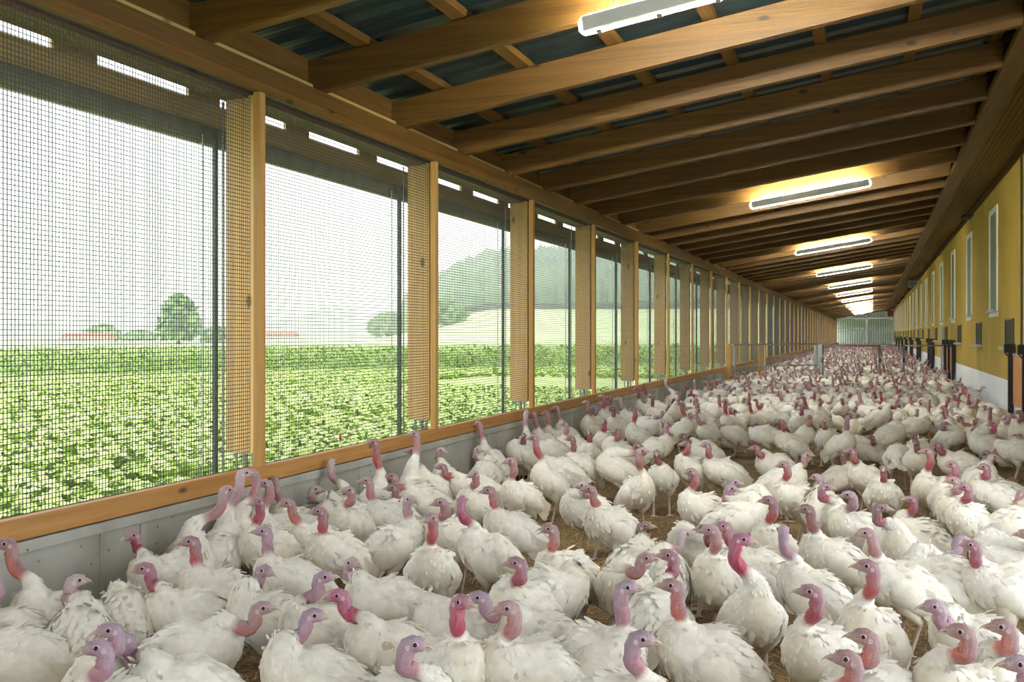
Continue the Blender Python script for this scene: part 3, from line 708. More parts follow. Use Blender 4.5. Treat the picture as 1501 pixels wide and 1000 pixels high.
def wing_geo(seed=0, nfe=10, rows=True):
    """left wing in the untilted body frame"""
    r = random.Random(seed); mb = MB()
    xs = [.15, .12, .06, -.02, -.10, -.18, -.25]; th = [.004, .020, .030, .032, .028, .018, .006]; hh = [.02, .065, .095, .105, .100, .080, .05]; zc = [.43, .43, .425, .415, .405, .395, .385]
    wy = [.115, .138, .160, .168, .160, .140, .108]; n = 10; o = 0
    vs = []; cs = []
    for x, t_, h_, z, y in zip(xs, th, hh, zc, wy):
        for k in range(n):
            a = 2 * PI * k / n; zz = z + h_ * math.sin(a); yy = y - .10 * (abs(math.sin(a)) ** 2) * .35 - (.022 if math.sin(a) > 0 else .0) * abs(math.sin(a)) + t_ * math.cos(a)
            vs.append((x, yy, zz)); cs.append(mixc(WHITE, CREAM, .15 + .2 * r.random()))
    fs = [(j * n + k, j * n + (k + 1) % n, (j + 1) * n + (k + 1) % n, (j + 1) * n + k) for j in range(6) for k in range(n)] + [tuple(range(n)), tuple(range(7 * n - 1, 6 * n - 1, -1))]
    mb.add(vs, fs, 0, cs)
    def feather(p, L, W, ang, out, tilt, co):
        d = Vector((-math.cos(ang), out, -math.sin(ang))).normalized(); s = Vector((0, .15, 1)); s = (s - d * s.dot(d)).normalized(); nn = Vector((0, 1, 0))
        pts = []
        for t_, w_ in ((0, .5), (.35, 1), (.75, .85), (.95, .45), (1, .05)):
            c = Vector(p) + d * L * t_ + nn * tilt * t_ * (1 - t_)
            pts.append(tuple(c + s * W * w_ * .5)); pts.append(tuple(c - s * W * w_ * .5 ))
        mb.add(pts, [(2 * i, 2 * i + 1, 2 * i + 3, 2 * i + 2) for i in range(4)], 0, co)
    for i in range(nfe):    # flight feathers
        t_ = i / max(1, nfe - 1); feather((-.12 - .04 * t_, .150 - .02 * t_, .45 - .125 * t_), .24 - .05 * t_ + r.uniform(-.015, .015), .038, .10 + .22 * (1 - t_) * 0 + .12 * t_, -.20, .02, mixc(mixc(WHITE, CREAM, .3), DIRT, .18 + .25 * t_ * r.random()))
    if rows:
        for row, (x0, cnt) in enumerate(((.10, 8), (.04, 9), (-.02, 10), (-.08, 10))):
            for i in range(cnt):
                t_ = (i + .5) / cnt; z = .478 - .145 * t_; feather((x0 + r.uniform(-.01, .01), .152 - .05 * abs(t_ - .45) ** 1.5 * 2 + .008 - row * .0, z), .10, .036, .08, -.05, .02, mixc(WHITE, CREAM, .35 * r.random()))
    return mb
def tail_geo(seed=0, n=12):
    r = random.Random(seed); mb = MB()
    for i in range(n):
        t_ = (i / (n - 1) - .5) * 2; an = t_ * .34
        d = Vector((-math.cos(an), math.sin(an), -.28 - .05 * abs(t_))).normalized(); s = Vector((math.sin(an), math.cos(an), 0)); nn = Vector((0, 0, 1))
        p = Vector((-.26, .05 * t_, .415 - .018 * abs(t_) + .002 * i)); L = r.uniform(.17, .22); W = .05; pts = []
        for q, w_ in ((0, .6), (.5, 1), (.85, .95), (1, .35)):
            c = p + d * L * q; pts += [tuple(c + s * W * w_ * .5), tuple(c + nn * .004), tuple(c - s * W * w_ * .5)]
        co = [mixc(mixc(WHITE, CREAM, .4), DIRT, .15 + .55 * q_ * r.random()) for q_ in (0, 0, 0, .3, .3, .3, .8, .8, .8, 1, 1, 1)]
        mb.add(pts, [(3 * a + b, 3 * a + b + 1, 3 * a + b + 4, 3 * a + b + 3) for a in range(3) for b in (0, 1)], 0, co)
    return mb
def tilt(mb, pr, zo):
    out = []
    for (x, y, z) in mb.v: dx, dz = rot2(x * .82, (z - .385 - .035) * .92, pr); out.append((dx, y * .90, .372 + dz + zo))
    mb.v = out; return mb
def mirror(mb): mb.v = [(x, -y, z) for (x, y, z) in mb.v]; mb.f = [tuple(reversed(f)) for f in mb.f]; return mb
def beak_geo(op=.0):
    mb = MB(); n = 8
    for (sg, L, hh) in ((1, .040, .0105), (-1, .033, .007)):
        vs = []
        for q, rr, dz in ((0, 1, 0), (.35, .85, .001), (.7, .5, -.003), (.92, .22, -.008), (1, .05, -.012)):
            for k in range(n):
                a = PI * k / (n - 1) * sg
                vs.append((L * q, .0085 * rr * math.cos(a), (dz if sg > 0 else -.002 - op * q) + hh * rr * math.sin(a) * 1.0))
        mb.add(vs, [(j * n + k, j * n + (k + 1) % n, (j + 1) * n + (k + 1) % n, (j + 1) * n + k) for j in range(4) for k in range(n)] + [tuple(4 * n + k for k in range(n))])
    return mb
BEAK = beak_geo(0).mesh('beak', [M['beak']], True); BEAKO = beak_geo(.014).mesh('beak_open', [M['beak']], True)
def ball(mb, c, r, n=10, m_=7, mi=0, col=None, sx=1, sz=1):
    vs = []; 
    for j in range(m_ + 1):
        p = PI * j / m_
        for k in range(n): a = 2 * PI * k / n; vs.append((c[0] + r * sx * math.sin(p) * math.cos(a), c[1] + r * math.sin(p) * math.sin(a), c[2] + r * sz * math.cos(p)))
    mb.add(vs, [(j * n + k, j * n + (k + 1) % n, (j + 1) * n + (k + 1) % n, (j + 1) * n + k) for j in range(m_) for k in range(n)], mi, col)
mb = MB(); ball(mb, (0, 0, 0), .0085)
EYE_L = None
vs = []; n = 12
for rr, yy in ((.0118, -.002), (.0108, .0022), (.0084, .0032)):
    for k in range(n): a = 2 * PI * k / n; vs.append((rr * math.cos(a), yy, rr * .85 * math.sin(a)))
mb.add(vs, [(j * n + k, j * n + (k + 1) % n, (j + 1) * n + (k + 1) % n, (j + 1) * n + k) for j in range(2) for k in range(n)], 1)
EYE = mb.mesh('eye', [M['eye'], M['lid']], True)
def snood_geo(L=.018):
    mb = MB(); vs = []; n = 7
    for q, rr in ((0, 1), (.4, .95), (.8, .7), (1, .2)):
        for k in range(n): a = 2 * PI * k / n; vs.append((L * q * .4 + .006 * rr * math.cos(a), .006 * rr * math.sin(a), L * q))
    mb.add(vs, [(j * n + k, j * n + (k + 1) % n, (j + 1) * n + (k + 1) % n, (j + 1) * n + k) for j in range(3) for k in range(n)] + [tuple(3 * n + k for k in range(n))], 0, (.58, .33, .38)); return mb
SNOOD = snood_geo().mesh('snood', [M['skin']], True, True)
def head_place(o, fr, a, b, c, scale):
    """child at head-frame offset (forward, side, up)"""
    H, f, s, u = fr['H'], fr['f'], fr['s'], fr['u']; s2 = u.cross(f).normalized()
    p = H + (f * a + s2 * b + u * c) * fr['hs']
    m4 = Matrix(((f.x, s2.x, u.x, p.x), (f.y, s2.y, u.y, p.y), (f.z, s2.z, u.z, p.z), (0, 0, 0, 1)))
    o.matrix_local = m4 @ Matrix.Diagonal((scale[0], scale[1], scale[2], 1))
WGS = [(wing_geo(3), False), (wing_geo(8), False)]
def near_turkey(loc, yaw, head, hyaw, skin, pitch, sit, seed, label, opn, hpitch, group, detail=2, scale=1.0, bare=.15):
    nf = (420 if detail == 2 else 150)
    mb, fr, zo, pr = turkey_geo(head, hyaw, skin, pitch, sit, True, 20 if detail == 2 else 14, nf, seed, 9 if detail == 2 else 6, hpitch, dirt=random.Random(seed).uniform(.1, .55), bare=bare)
    o = link('turkey', mb.mesh('turkey', [M['plumage'], M['skin']], True, True), loc=(loc[0], loc[1], 0), label=label, cat='turkey', group=group)
    o.rotation_euler = (0, 0, yaw); o.scale = (scale,) * 3
    for s_ in (1, -1):
        wg = tilt(wing_geo(seed % 5), pr, zo) if s_ > 0 else mirror(tilt(wing_geo(seed % 5 + 1), pr, zo))
        link('wing', wg.mesh('wing', [M['plumage']], True, True), o)
    link('tail', tilt(tail_geo(seed), pr, zo).mesh('tail', [M['plumage']], False, True), o)
    b = link('beak', BEAKO if opn else BEAK, o); head_place(b, fr, .041, 0, -.004, (1.22, 1.4, 1.5))
    for s_ in (1, -1):
        e = link('eye', EYE, o); head_place(e, fr, .012, s_ * .0262, .008, (1, s_, 1))
    if detail == 2:
        s = link('snood', SNOOD, o); head_place(s, fr, .036, 0, .010, (1, 1, 1))
    return o
LIB = []
def lib_variant(i, lod):
    """everything of one bird in a single mesh, for birds too far off to show their parts"""
    r = random.Random(100 + i); sk = ('pink', 'lav', 'pale', 'crim', 'pink', 'lav', 'pale', 'red')[i % 8]; pose = (0, 5, 2, 5, 1, 4, 3)[i % 7]
    head = {0: (.22, 0, .74), 1: (.25, .03, .69), 2: (.28, -.04, .60), 3: (.19, .05, .77), 4: (.34, .05, .32), 5: (.16, .12, .52)}[pose]; hy = {0: 0, 1: .7, 2: -.6, 3: 1.4, 4: -.3, 5: 1.9}[pose]
    sit = (i % 7 == 6)
    if sit: head = (head[0], head[1], .45)
    mb, fr, zo, pr = turkey_geo(head, hy, sk, r.uniform(12, 32), sit, lod == 0, 12 if lod == 0 else 7, 50 if lod == 0 else 0, i + 50, 5 if lod == 0 else 3, 0, dirt=.3)
    if lod == 0:
        for g in (tilt(wing_geo(i, 7, False), pr, zo), mirror(tilt(wing_geo(i, 7, False), pr, zo)), tilt(tail_geo(i, 7), pr, zo)): mb.add(g.v, g.f, 0, g.c)
        for sg in (1, -1):
            p = fr['H'] + (fr['f'] * .012 + fr['s'] * sg * .025 + fr['u'] * .008) * 1.2; ball(mb, tuple(p), .009, 5, 4, 1, (.02, .015, .015))
    else:
        g = tilt(tail_geo(i, 3), pr, zo); mb.add(g.v, g.f, 0, g.c)
    H, f = fr['H'], fr['f']; mb.tube(H + f * .05, H + f * .10, .011, 5, .003, 1, (.6, .48, .38))
    return mb
# ------------------------------------------------------------------ the flock, bird by bird
# tile, head x y, body x y, body heading, head heading (0 right, 90 away, 180 left, 270 to the camera), skin, flags, words
TILES = {'A': (0, 640, 2.778), 'B': (500, 640, 2.778), 'C': (1000, 640, 2.778), 'D': (500, 400, 2.5), 'E': (1000, 400, 2.5)}
BIRDS = [
('A', 30, 440, 220, 610, 178, 180, 'orange', 'd', 'with dirty tail along the concrete wall at the frame edge'),
('A', -50, 600, 60, 700, 175, 180, 'lav', '', 'cut off by the frame edge below the one by the concrete wall'),
('A', 322, 635, 290, 820, 80, 20, 'pale', '', 'seen from behind with its head turned right'),
('A', 435, 822, 440, 985, 250, 185, 'lav', 'o', 'with open beak looking left low near the frame bottom'),
('A', 385, 915, 470, 1130, 215, 180, 'lav', 'o', 'with big lavender head thrust left at the frame bottom'),
('A', 535, 948, 760, 1035, 175, 200, 'lav', '', 'with low head turned down behind the big lavender one'),
('A', 1058, 850, 770, 880, 0, 0, 'pink', '', 'stretching low to the right with neck held forward'),
('A', 573, 462, 690, 570, 195, 215, 'crim', '', 'near the concrete wall with head bent down left'),
('A', 608, 560, 775, 735, 180, 180, 'crim', '', 'in left profile with crimson throat, below the wall'),
('A', 785, 465, 900, 640, 188, 180, 'red', '', 'in left profile behind the crimson-throated one'),
('A', 1088, 462, 1190, 590, 188, 180, 'lav', '', 'facing left with its short neck drawn in'),
('A', 918, 222, 905, 400, 75, 30, 'pink', '', 'seen from behind stretching its neck at the concrete wall'),
('A', 1050, 268, 1080, 375, 200, 215, 'crim', '', 'with long red wattle, bending below the first batten'),
('A', 990, 152, 960, 330, 60, 20, 'pale', 'w', 'reaching up to peck at the sill rail below the first batten'),
('A', 1032, 152, 1075, 320, 150, 170, 'pink', 'w', 'rubbing its head on the sill rail beside another'),
('A', 1085, 192, 1130, 330, 190, 180, 'pink', 'w', 'facing left close to the first batten'),
('A', 1120, 180, 1240, 250, 165, 120, 'pink', 'w', 'bending its head away over the sill rail'),
('A', 1175, 272, 1235, 440, 215, 182, 'orange', 'o', 'with open beak and orange throat looking left'),
('A', 1280, 222, 1300, 345, 80, 0, 'pale', '', 'with small whitish head turned right near the wall'),
('A', 1303, 308, 1375, 480, 215, 182, 'red', '', 'with bright red throat standing tall left of centre'),
('A', 1350, 108, 1370, 230, 95, 60, 'pale', '', 'with thin pale neck standing against the concrete wall'),
('A', 1022, 642, 1105, 745, 160, 320, 'lav', '', 'turning its head back to the right and down'),
('A', 1283, 608, 1320, 800, 165, 5, 'lav', '', 'with long mauve neck looking right'),
('A', 1180, 838, 1285, 985, 175, 0, 'lav', '', 'with sharp beak looking right near the frame bottom'),
('A', -80, 800, 90, 880, 180, 180, 'pink', '', 'with only its broad white back in view at the frame edge'),
('A', 470, 700, 520, 740, 100, 90, 'pink', 'h', 'with head hidden behind the crimson-throated one'),
('B', 135, 26, 208, 135, 195, 182, 'red', '', 'looking left over the concrete wall in the second bay'),
('B', 300, -10, 330, 100, 120, 185, 'pink', '', 'holding its head up near the second batten'),
('B', 290, 60, 360, 195, 185, 182, 'pink', '', 'facing left in front of the one near the second batten'),
('B', 408, 80, 430, 160, 110, 330, 'pale', '', 'with white face looking right from a crowd'),
('B', 446, 150, 545, 210, 182, 182, 'red', '', 'with red throat leaning its neck left'),
('B', 573, 70, 590, 150, 80, 330, 'pale', '', 'with pale head above the crowd by the wall'),
('B', 108, 182, 160, 340, 200, 180, 'pink', '', 'with curved pink neck facing left'),
('B', 32, 228, 45, 345, 240, 200, 'pink', '', 'standing with its breast toward the camera left of a curved-neck one'),
('B', 160, 222, 180, 275, 190, 185, 'dark', '', 'with small dark head low between white backs'),
('B', 212, 165, 310, 265, 185, 182, 'orange', '', 'with orange throat and long white back, facing left'),
('B', 278, 268, 210, 440, 15, 320, 'pale', 'o', 'with tail at left and open beak turned right'),
('B', 366, 335, 372, 545, 262, 225, 'red', '', 'standing breast-on with upright red neck'),
('B', 405, 288, 440, 420, 235, 190, 'pink', '', 'looking left behind the breast-on one'),
('B', 492, 262, 610, 480, 155, 80, 'hot', '', 'with the back of its magenta neck toward the camera'),
('B', 540, 155, 545, 280, 245, 220, 'pink', '', 'upright among the crowd with neck to the left'),
('B', 608, 235, 700, 380, 190, 182, 'orange', '', 'with orange-red throat in left profile'),
('B', 692, 100, 735, 245, 225, 185, 'pink', '', 'standing upright facing left by the bare litter'),
('B', 786, 5, 850, 185, 218, 183, 'red', '', 'tall with vivid red throat standing at the edge of the bare litter'),
('B', 957, 228, 1000, 300, 210, 182, 'pale', '', 'peeping left behind the one walking on the litter'),
('B', 1016, 220, 1105, 365, 205, 182, 'orange', '', 'walking left across bare litter with legs showing'),
('B', 852, 382, 922, 560, 220, 183, 'orange', 'o', 'standing on the litter with open beak and straight neck'),
('B', 1222, 60, 1203, 225, 300, 0, 'pink', '', 'tall and slender looking right on the open litter'),
('B', 1290, 78, 1305, 165, 272, 270, 'dark', '', 'facing the camera with dark neck on the open litter'),
('B', 700, 558, 745, 690, 230, 183, 'crim', '', 'with pink-crimson neck looking left in front of the one on the litter'),
('B', 918, 688, 835, 640, 10, 320, 'pink', 'l', 'bending its bare neck down toward the litter'),
('B', 486, 676, 430, 960, 300, 320, 'hot', '', 'with deep crimson neck and pale head close to the camera'),
('B', 80, 600, 190, 680, 180, 310, 'pale', '', 'preening with its head turned back and down'),
('B', 68, 738, 215, 875, 188, 182, 'hot', '', 'with glowing crimson neck in left profile near the frame bottom'),
('B', 308, 888, 240, 1100, 330, 0, 'lav', '', 'with lavender head cut off by the frame bottom, looking right'),
('B', 612, 700, 830, 830, 178, 182, 'lav', '', 'half hidden behind the one with a pink wattle'),
('B', 520, 650, 480, 770, 150, 140, 'pink', 'h', 'with broad white back and hidden head behind the crimson neck'),
('B', 672, 760, 770, 960, 200, 185, 'pink', 'o', 'with open wattled throat near the frame bottom centre'),
('B', 1155, 618, 1040, 900, 335, 0, 'lav', '', 'with very long upright mauve neck looking right'),
('B', 1225, 900, 1110, 1110, 335, 0, 'lav', '', 'with lavender head at the frame bottom looking right'),
('B', 1195, 512, 1165, 590, 260, 0, 'pink', '', 'looking right behind the long-necked one'),
('B', 1228, 462, 1215, 545, 60, 0, 'dark', '', 'with darker head looking right, half hidden'),
('B', 1335, 512, 1260, 740, 60, 180, 'crim', '', 'with magenta head looking left behind a big one'),
('B', 1352, 450, 1310, 560, 100, 60, 'pale', '', 'with pale back of its head toward the camera'),
('C', -35, 610, 110, 900, 190, 182, 'orange', '', 'very large, with orange throat and tall neck, near the frame bottom'),
('C', 40, 145, 165, 300, 188, 182, 'red', '', 'with long body and drooping tail in left profile'),
('C', 105, 50, 170, 140, 200, 182, 'red', '', 'with ragged wing feathers hanging, facing left'),
('C', 12, 45, 40, 130, 220, 200, 'red', '', 'with red neck left of the ragged-winged one'),
('C', 20, 12, 90, 60, 200, 182, 'dark', '', 'with small dark head left of the ragged-winged one'),
('C', 318, 60, 385, 120, 195, 182, 'red', '', 'looking left with red throat, beyond bare litter'),
('C', 415, 115, 475, 260, 205, 182, 'red', '', 'with red neck in left profile beside one looking right'),
('C', 492, 95, 410, 180, 5, 0, 'pink', '', 'with pink head looking right past another'),
('C', 358, 262, 372, 450, 245, 182, 'red', '', 'with scarlet neck and raised head in the middle of the crowd'),
('C', 225, 242, 190, 300, 10, 0, 'lav', '', 'peeping right over a white back'),
('C', 247, 280, 220, 330, 10, 0, 'lav', '', 'peeping right, lower of two heads over a white back'),
('C', 175, 378, 290, 560, 180, 200, 'crim', '', 'with crimson neck between two others'),
('C', 118, 382, 145, 570, 240, 182, 'pink', '', 'with pinkish head looking left in front of a crimson neck'),
('C', 45, 380, 80, 480, 180, 182, 'dark', '', 'with brownish drooping neck at the edge of the litter'),
('C', 238, 420, 285, 730, 280, 5, 'hot', '', 'with brilliant magenta neck looking right'),
('C', 412, 385, 545, 640, 155, 95, 'lav', '', 'with the back of its lavender head toward the camera'),
('C', 510, 298, 620, 500, 195, 182, 'dark', '', 'with brown-red head in left profile right of the lavender one'),
('C', 585, 215, 598, 325, 290, 10, 'crim', '', 'with white face and crimson neck looking right'),
('C', 560, 195, 560, 280, 90, 150, 'lav', '', 'with lavender head half hidden behind a white-faced one'),
('C', 675, 255, 725, 385, 200, 182, 'lav', '', 'with smooth pinkish throat looking left'),
('C', 755, 395, 905, 600, 188, 182, 'pink', '', 'with big white body and pale pink head, legs on the litter'),
('C', 762, 532, 770, 810, 248, 182, 'red', '', 'standing breast-on with purple head and red throat'),
('C', 530, 635, 570, 890, 235, 182, 'crim', '', 'with round white breast, purple head and crimson neck'),
('C', 742, 835, 800, 1060, 220, 182, 'orange', '', 'with orange throat behind another at the frame bottom'),
('C', 672, 925, 730, 1160, 215, 182, 'orange', '', 'with orange throat looking left, lowest at the frame bottom'),
('C', 806, 292, 850, 440, 285, 0, 'dark', '', 'with brownish neck turned right behind a pale pink one'),
('C', 918, 288, 975, 390, 170, 190, 'crim', 's', 'resting on the litter with red head drawn in'),
('C', 820, 150, 820, 235, 270, 265, 'dark', '', 'seen breast-on with dark red face and legs apart'),
('C', 690, 60, 755, 170, 215, 182, 'red', '', 'facing left with orange-red throat on the litter'),
('C', 658, 85, 640, 160, 20, 182, 'dark', 's', 'resting on the litter with head turned left'),
('C', 745, 12, 765, 55, 190, 190, 'crim', 's', 'low behind others with dark crimson head'),
('C', 1000, 60, 1015, 225, 245, 182, 'red', '', 'upright on the litter with thin red neck'),
('C', 1037, 35, 1130, 110, 190, 182, 'crim', '', 'with long low body behind the red-necked one'),
('C', 1100, 115, 1085, 260, 250, 182, 'crim', '', 'with dark crimson neck among bodies near the right wall'),
('C', 1104, 188, 1110, 300, 240, 182, 'pink', '', 'pressed head to head with another at right'),
('C', 1155, 210, 1185, 340, 240, 182, 'crim', '', 'with ruffled breast and red wattle, head to head with another'),
('C', 955, 40, 962, 95, 265, 250, 'dark', '', 'with dark thin neck standing on the litter'),
('C', 868, 100, 880, 80, 88, 270, 'crim', 'h', 'seen from behind, preening, with round white rump'),
('C', 1255, 105, 1205, 175, 60, 20, 'pale', '', 'with pale lavender head rising at the far right'),
('C', 1222, 145, 1270, 240, 190, 185, 'crim', '', 'with red-brown head before a white back at right'),
('C', 1340, 190, 1330, 230, 180, 160, 'dark', 's', 'with dark low head near the frame edge'),
('C', 1420, 300, 1345, 350, 5, 0, 'pink', '', 'with soiled yellowish wing at the right frame edge'),
('C', 1190, 462, 1290, 610, 192, 182, 'crim', '', 'with crimson throat in left profile near the right frame edge'),
('C', 1115, 455, 1080, 590, 170, 30, 'lav', '', 'with grey-lavender head turned away and short body'),
('C', 1372, 445, 1330, 500, 200, 182, 'pink', '', 'with pinkish head half cut by the right frame edge'),
('C', 1060, 735, 1220, 850, 188, 200, 'lav', '', 'with purple head bent low in front of its white breast'),
('C', 1145, 800, 1150, 1050, 235, 182, 'orange', '', 'with orange throat and large head at the bottom right'),
('C', 1310, 785, 1330, 1010, 235, 182, 'orange', '', 'with tall rosy neck and orange throat at the bottom right corner'),
('C', 1380, 930, 1400, 1150, 250, 200, 'lav', '', 'with lavender head cut off by the bottom right corner'),
('D', 505, 555, 550, 690, 140, 170, 'pink', 'w', 'with long neck raised against the stained concrete wall'),
('D', 680, 512, 690, 590, 85, 60, 'pale', 'w', 'reaching to the sill rail under the third post'),
('D', 710, 520, 745, 590, 150, 120, 'red', 'w', 'with red-brown neck bent to the sill rail'),
('D', 752, 515, 790, 585, 185, 183, 'pink', 'w', 'with pink neck beside the sill rail'),
('D', 790, 495, 830, 575, 170, 183, 'pink', 'w', 'with brownish head raised by the sill rail'),
('D', 660, 605, 665, 665, 210, 260, 'dark', '', 'preening its own breast beside the stained wall'),
('D', 795, 620, 760, 650, 200, 240, 'pink', 'h', 'with drooping head among white backs'),
('D', 820, 560, 855, 640, 190, 182, 'pink', '', 'with rosy head looking left, in the crowd by the wall'),
('D', 843, 608, 885, 710, 215, 182, 'dark', '', 'with dark red head, standing on visible legs'),
('D', 800, 640, 810, 720, 150, 150, 'pink', 'h', 'seen half from behind with hidden head'),
('D', 910, 590, 905, 665, 275, 260, 'crim', '', 'upright with crimson neck toward the camera'),
('D', 900, 475, 920, 560, 220, 200, 'pink', '', 'with bent pink neck near the wall'),
('D', 930, 495, 945, 545, 240, 182, 'lav', '', 'with small lavender head among others by the wall'),
('D', 965, 545, 962, 620, 268, 255, 'crim', '', 'slender, with thin red neck toward the camera'),
('D', 993, 495, 1015, 570, 225, 182, 'dark', '', 'with brownish-red neck in the crowd below the fourth post'),
('D', 1070, 500, 1095, 600, 200, 182, 'red', '', 'with red neck before a long white body'),
('D', 997, 600, 1020, 655, 200, 182, 'red', '', 'with dark red throat above a broad back'),
('D', 1085, 635, 1010, 720, 170, 182, 'dark', 'l', 'with broad white back and dark head at right'),
('D', 1195, 570, 1155, 640, 10, 0, 'pink', '', 'facing right with raised pink neck beyond the litter'),
('D', 960, 452, 980, 510, 190, 182, 'red', 'w', 'with reddish head below the fifth post'),
('D', 984, 457, 1005, 515, 170, 182, 'dark', 'w', 'with brown head below the fifth post'),
('D', 1020, 462, 1050, 520, 180, 182, 'pale', '', 'with pale neck looking left over the crowd'),
('D', 1085, 425, 1110, 480, 190, 182, 'dark', 'w', 'with dark head by the sill of the fifth bay'),
('D', 1112, 412, 1150, 465, 180, 182, 'dark', 'w', 'with head raised at the sill of the fifth bay'),
('D', 1137, 455, 1165, 530, 190, 182, 'dark', '', 'with brown head in left profile, mid crowd'),
('D', 1190, 395, 1210, 450, 60, 60, 'pale', 'w', 'with slim pale neck at the sill rail of the sixth bay'),
('D', 1235, 440, 1225, 520, 270, 210, 'lav', '', 'with lavender head in the mid crowd'),
('D', 1145, 602, 1160, 500, 200, 200, 'dark', 'h', 'lying low with dark head'),
('E', 610, 530, 580, 630, 320, 20, 'lav', '', 'with tall lavender neck and lifted head on the open litter'),
('E', 362, 545, 400, 625, 205, 182, 'crim', '', 'with crimson throat, standing on the open litter'),
('E', 250, 622, 305, 592, 180, 190, 'dark', 'l', 'pecking low at the litter'),
('E', 467, 530, 458, 600, 270, 240, 'pink', '', 'seen breast-on at the edge of the litter'),
('E', 523, 550, 527, 605, 270, 300, 'pink', '', 'small and upright on the open litter'),
('E', 438, 508, 428, 550, 280, 0, 'crim', '', 'slim, with red neck, behind a breast-on one'),
('E', 503, 470, 510, 515, 250, 240, 'pale', '', 'small, with pale neck beyond the litter'),
('E', 577, 482, 587, 468, 275, 270, 'crim', 'l', 'with head hanging low before its round body'),
('E', 675, 425, 645, 470, 20, 0, 'crim', '', 'with red head turned right and tail to the left'),
('E', 706, 446, 715, 480, 260, 230, 'dark', '', 'with dark red head right of the litter'),
('E', 790, 487, 720, 530, 10, 0, 'crim', 'l', 'with long cream body stretching to the right'),
('E', 780, 552, 742, 592, 20, 350, 'red', '', 'with reddish neck, body turned to the right wall'),
('E', 670, 612, 690, 635, 190, 200, 'crim', 's', 'resting with dark crimson head laid on its back'),
('E', 907, 545, 855, 560, 10, 330, 'lav', 'l', 'with mauve head drooping right from its white body'),
('E', 962, 570, 990, 600, 300, 0, 'lav', '', 'with slim lavender neck amid bodies by the right wall'),
('E', 1135, 555, 1115, 630, 170, 200, 'hot', '', 'with red head over a large ruffled back'),
('E', 1025, 465, 980, 475, 15, 0, 'dark', 's', 'lying along the white wall with head to the right'),
('E', 1090, 480, 1000, 515, 15, 0, 'pink', 'sh', 'lying in the row beside the white wall, second from the hatch'),
('E', 1150, 500, 1065, 515, 20, 0, 'pink', 'sh', 'lying in the row beside the white wall, nearest the black post'),
('E', 1165, 560, 1160, 590, 180, 30, 'dark', 's', 'with brownish head low beside a slim-necked one'),
('E', 1200, 530, 1208, 585, 240, 0, 'pink', '', 'with slim greyish neck next to the black post'),
('E', 1237, 512, 1250, 570, 200, 190, 'dark', '', 'with dark head right of the black post at the frame edge'),
('E', 850, 635, 868, 650, 250, 200, 'dark', '', 'with brown head between two white bodies'),
('E', 930, 540, 950, 555, 180, 170, 'pink', 'h', 'with broad white back, head tucked away, near the wall'),
('E', 1180, 640, 1225, 650, 180, 200, 'pink', 'h', 'with white back at the right frame edge'),
]
used = {}
spec = []
for (tl, hx, hy, bx, by, ph, hh, sk, fl, words) in BIRDS:
    ox, oy, s = TILES[tl]
    hu, hv, bu, bv = ox + hx / s, oy + hy / s, ox + bx / s, oy + by / s
    sit = 's' in fl; zb = .23 if sit else .41
    zc = (CAM_H - zb) * F_PX / (bv - V0); x, y = pz(bu, zc)
    spec.append(dict(hu=hu, hv=hv, x=x, y=y, ph=ph, hh=hh, sk=sk, fl=fl, words=words, sit=sit, x0=x, y0=y))
# settle the birds so that no two trunks share the same floor
def settle(S, lo, hi, it=60):
    for _ in range(it):
        for i in range(len(S)):
            for j in range(i + 1, len(S)):
                a, b = S[i], S[j]; dx, dy = b['x'] - a['x'], b['y'] - a['y']; d = math.hypot(dx, dy)
                if d < .34:
                    if d < 1e-3: dx, dy, d = 0, 1, 1
                    p = (.34 - d) * .5 / d; # mostly along the line of sight
                    fx, fy = -ST, CT; al = (dx * fx + dy * fy); px_, py_ = fx * al + .3 * (dx - fx * al), fy * al + .3 * (dy - fy * al)
                    a['x'] -= px_ * p; a['y'] -= py_ * p; b['x'] += px_ * p; b['y'] += py_ * p
        for a in S:
            e_ = .17 + .34 * abs(math.cos(math.radians(a['ph']) + TH)); lo_ = -4.5 + (e_ if 'w' not in a['fl'] else .26); hi_ = 2.55 - e_
            if a['x'] < lo_: k_ = lo_ / a['x']; a['x'] *= k_; a['y'] *= k_      # slide along the line of sight
            if a['x'] > hi_: k_ = hi_ / a['x']; a['x'] *= k_; a['y'] *= k_
settle(spec, -4.2, 2.25)
BS = 1.06; r_ = random.Random(11); seed = 0
SKL = list(SKINS)
WHERE = []
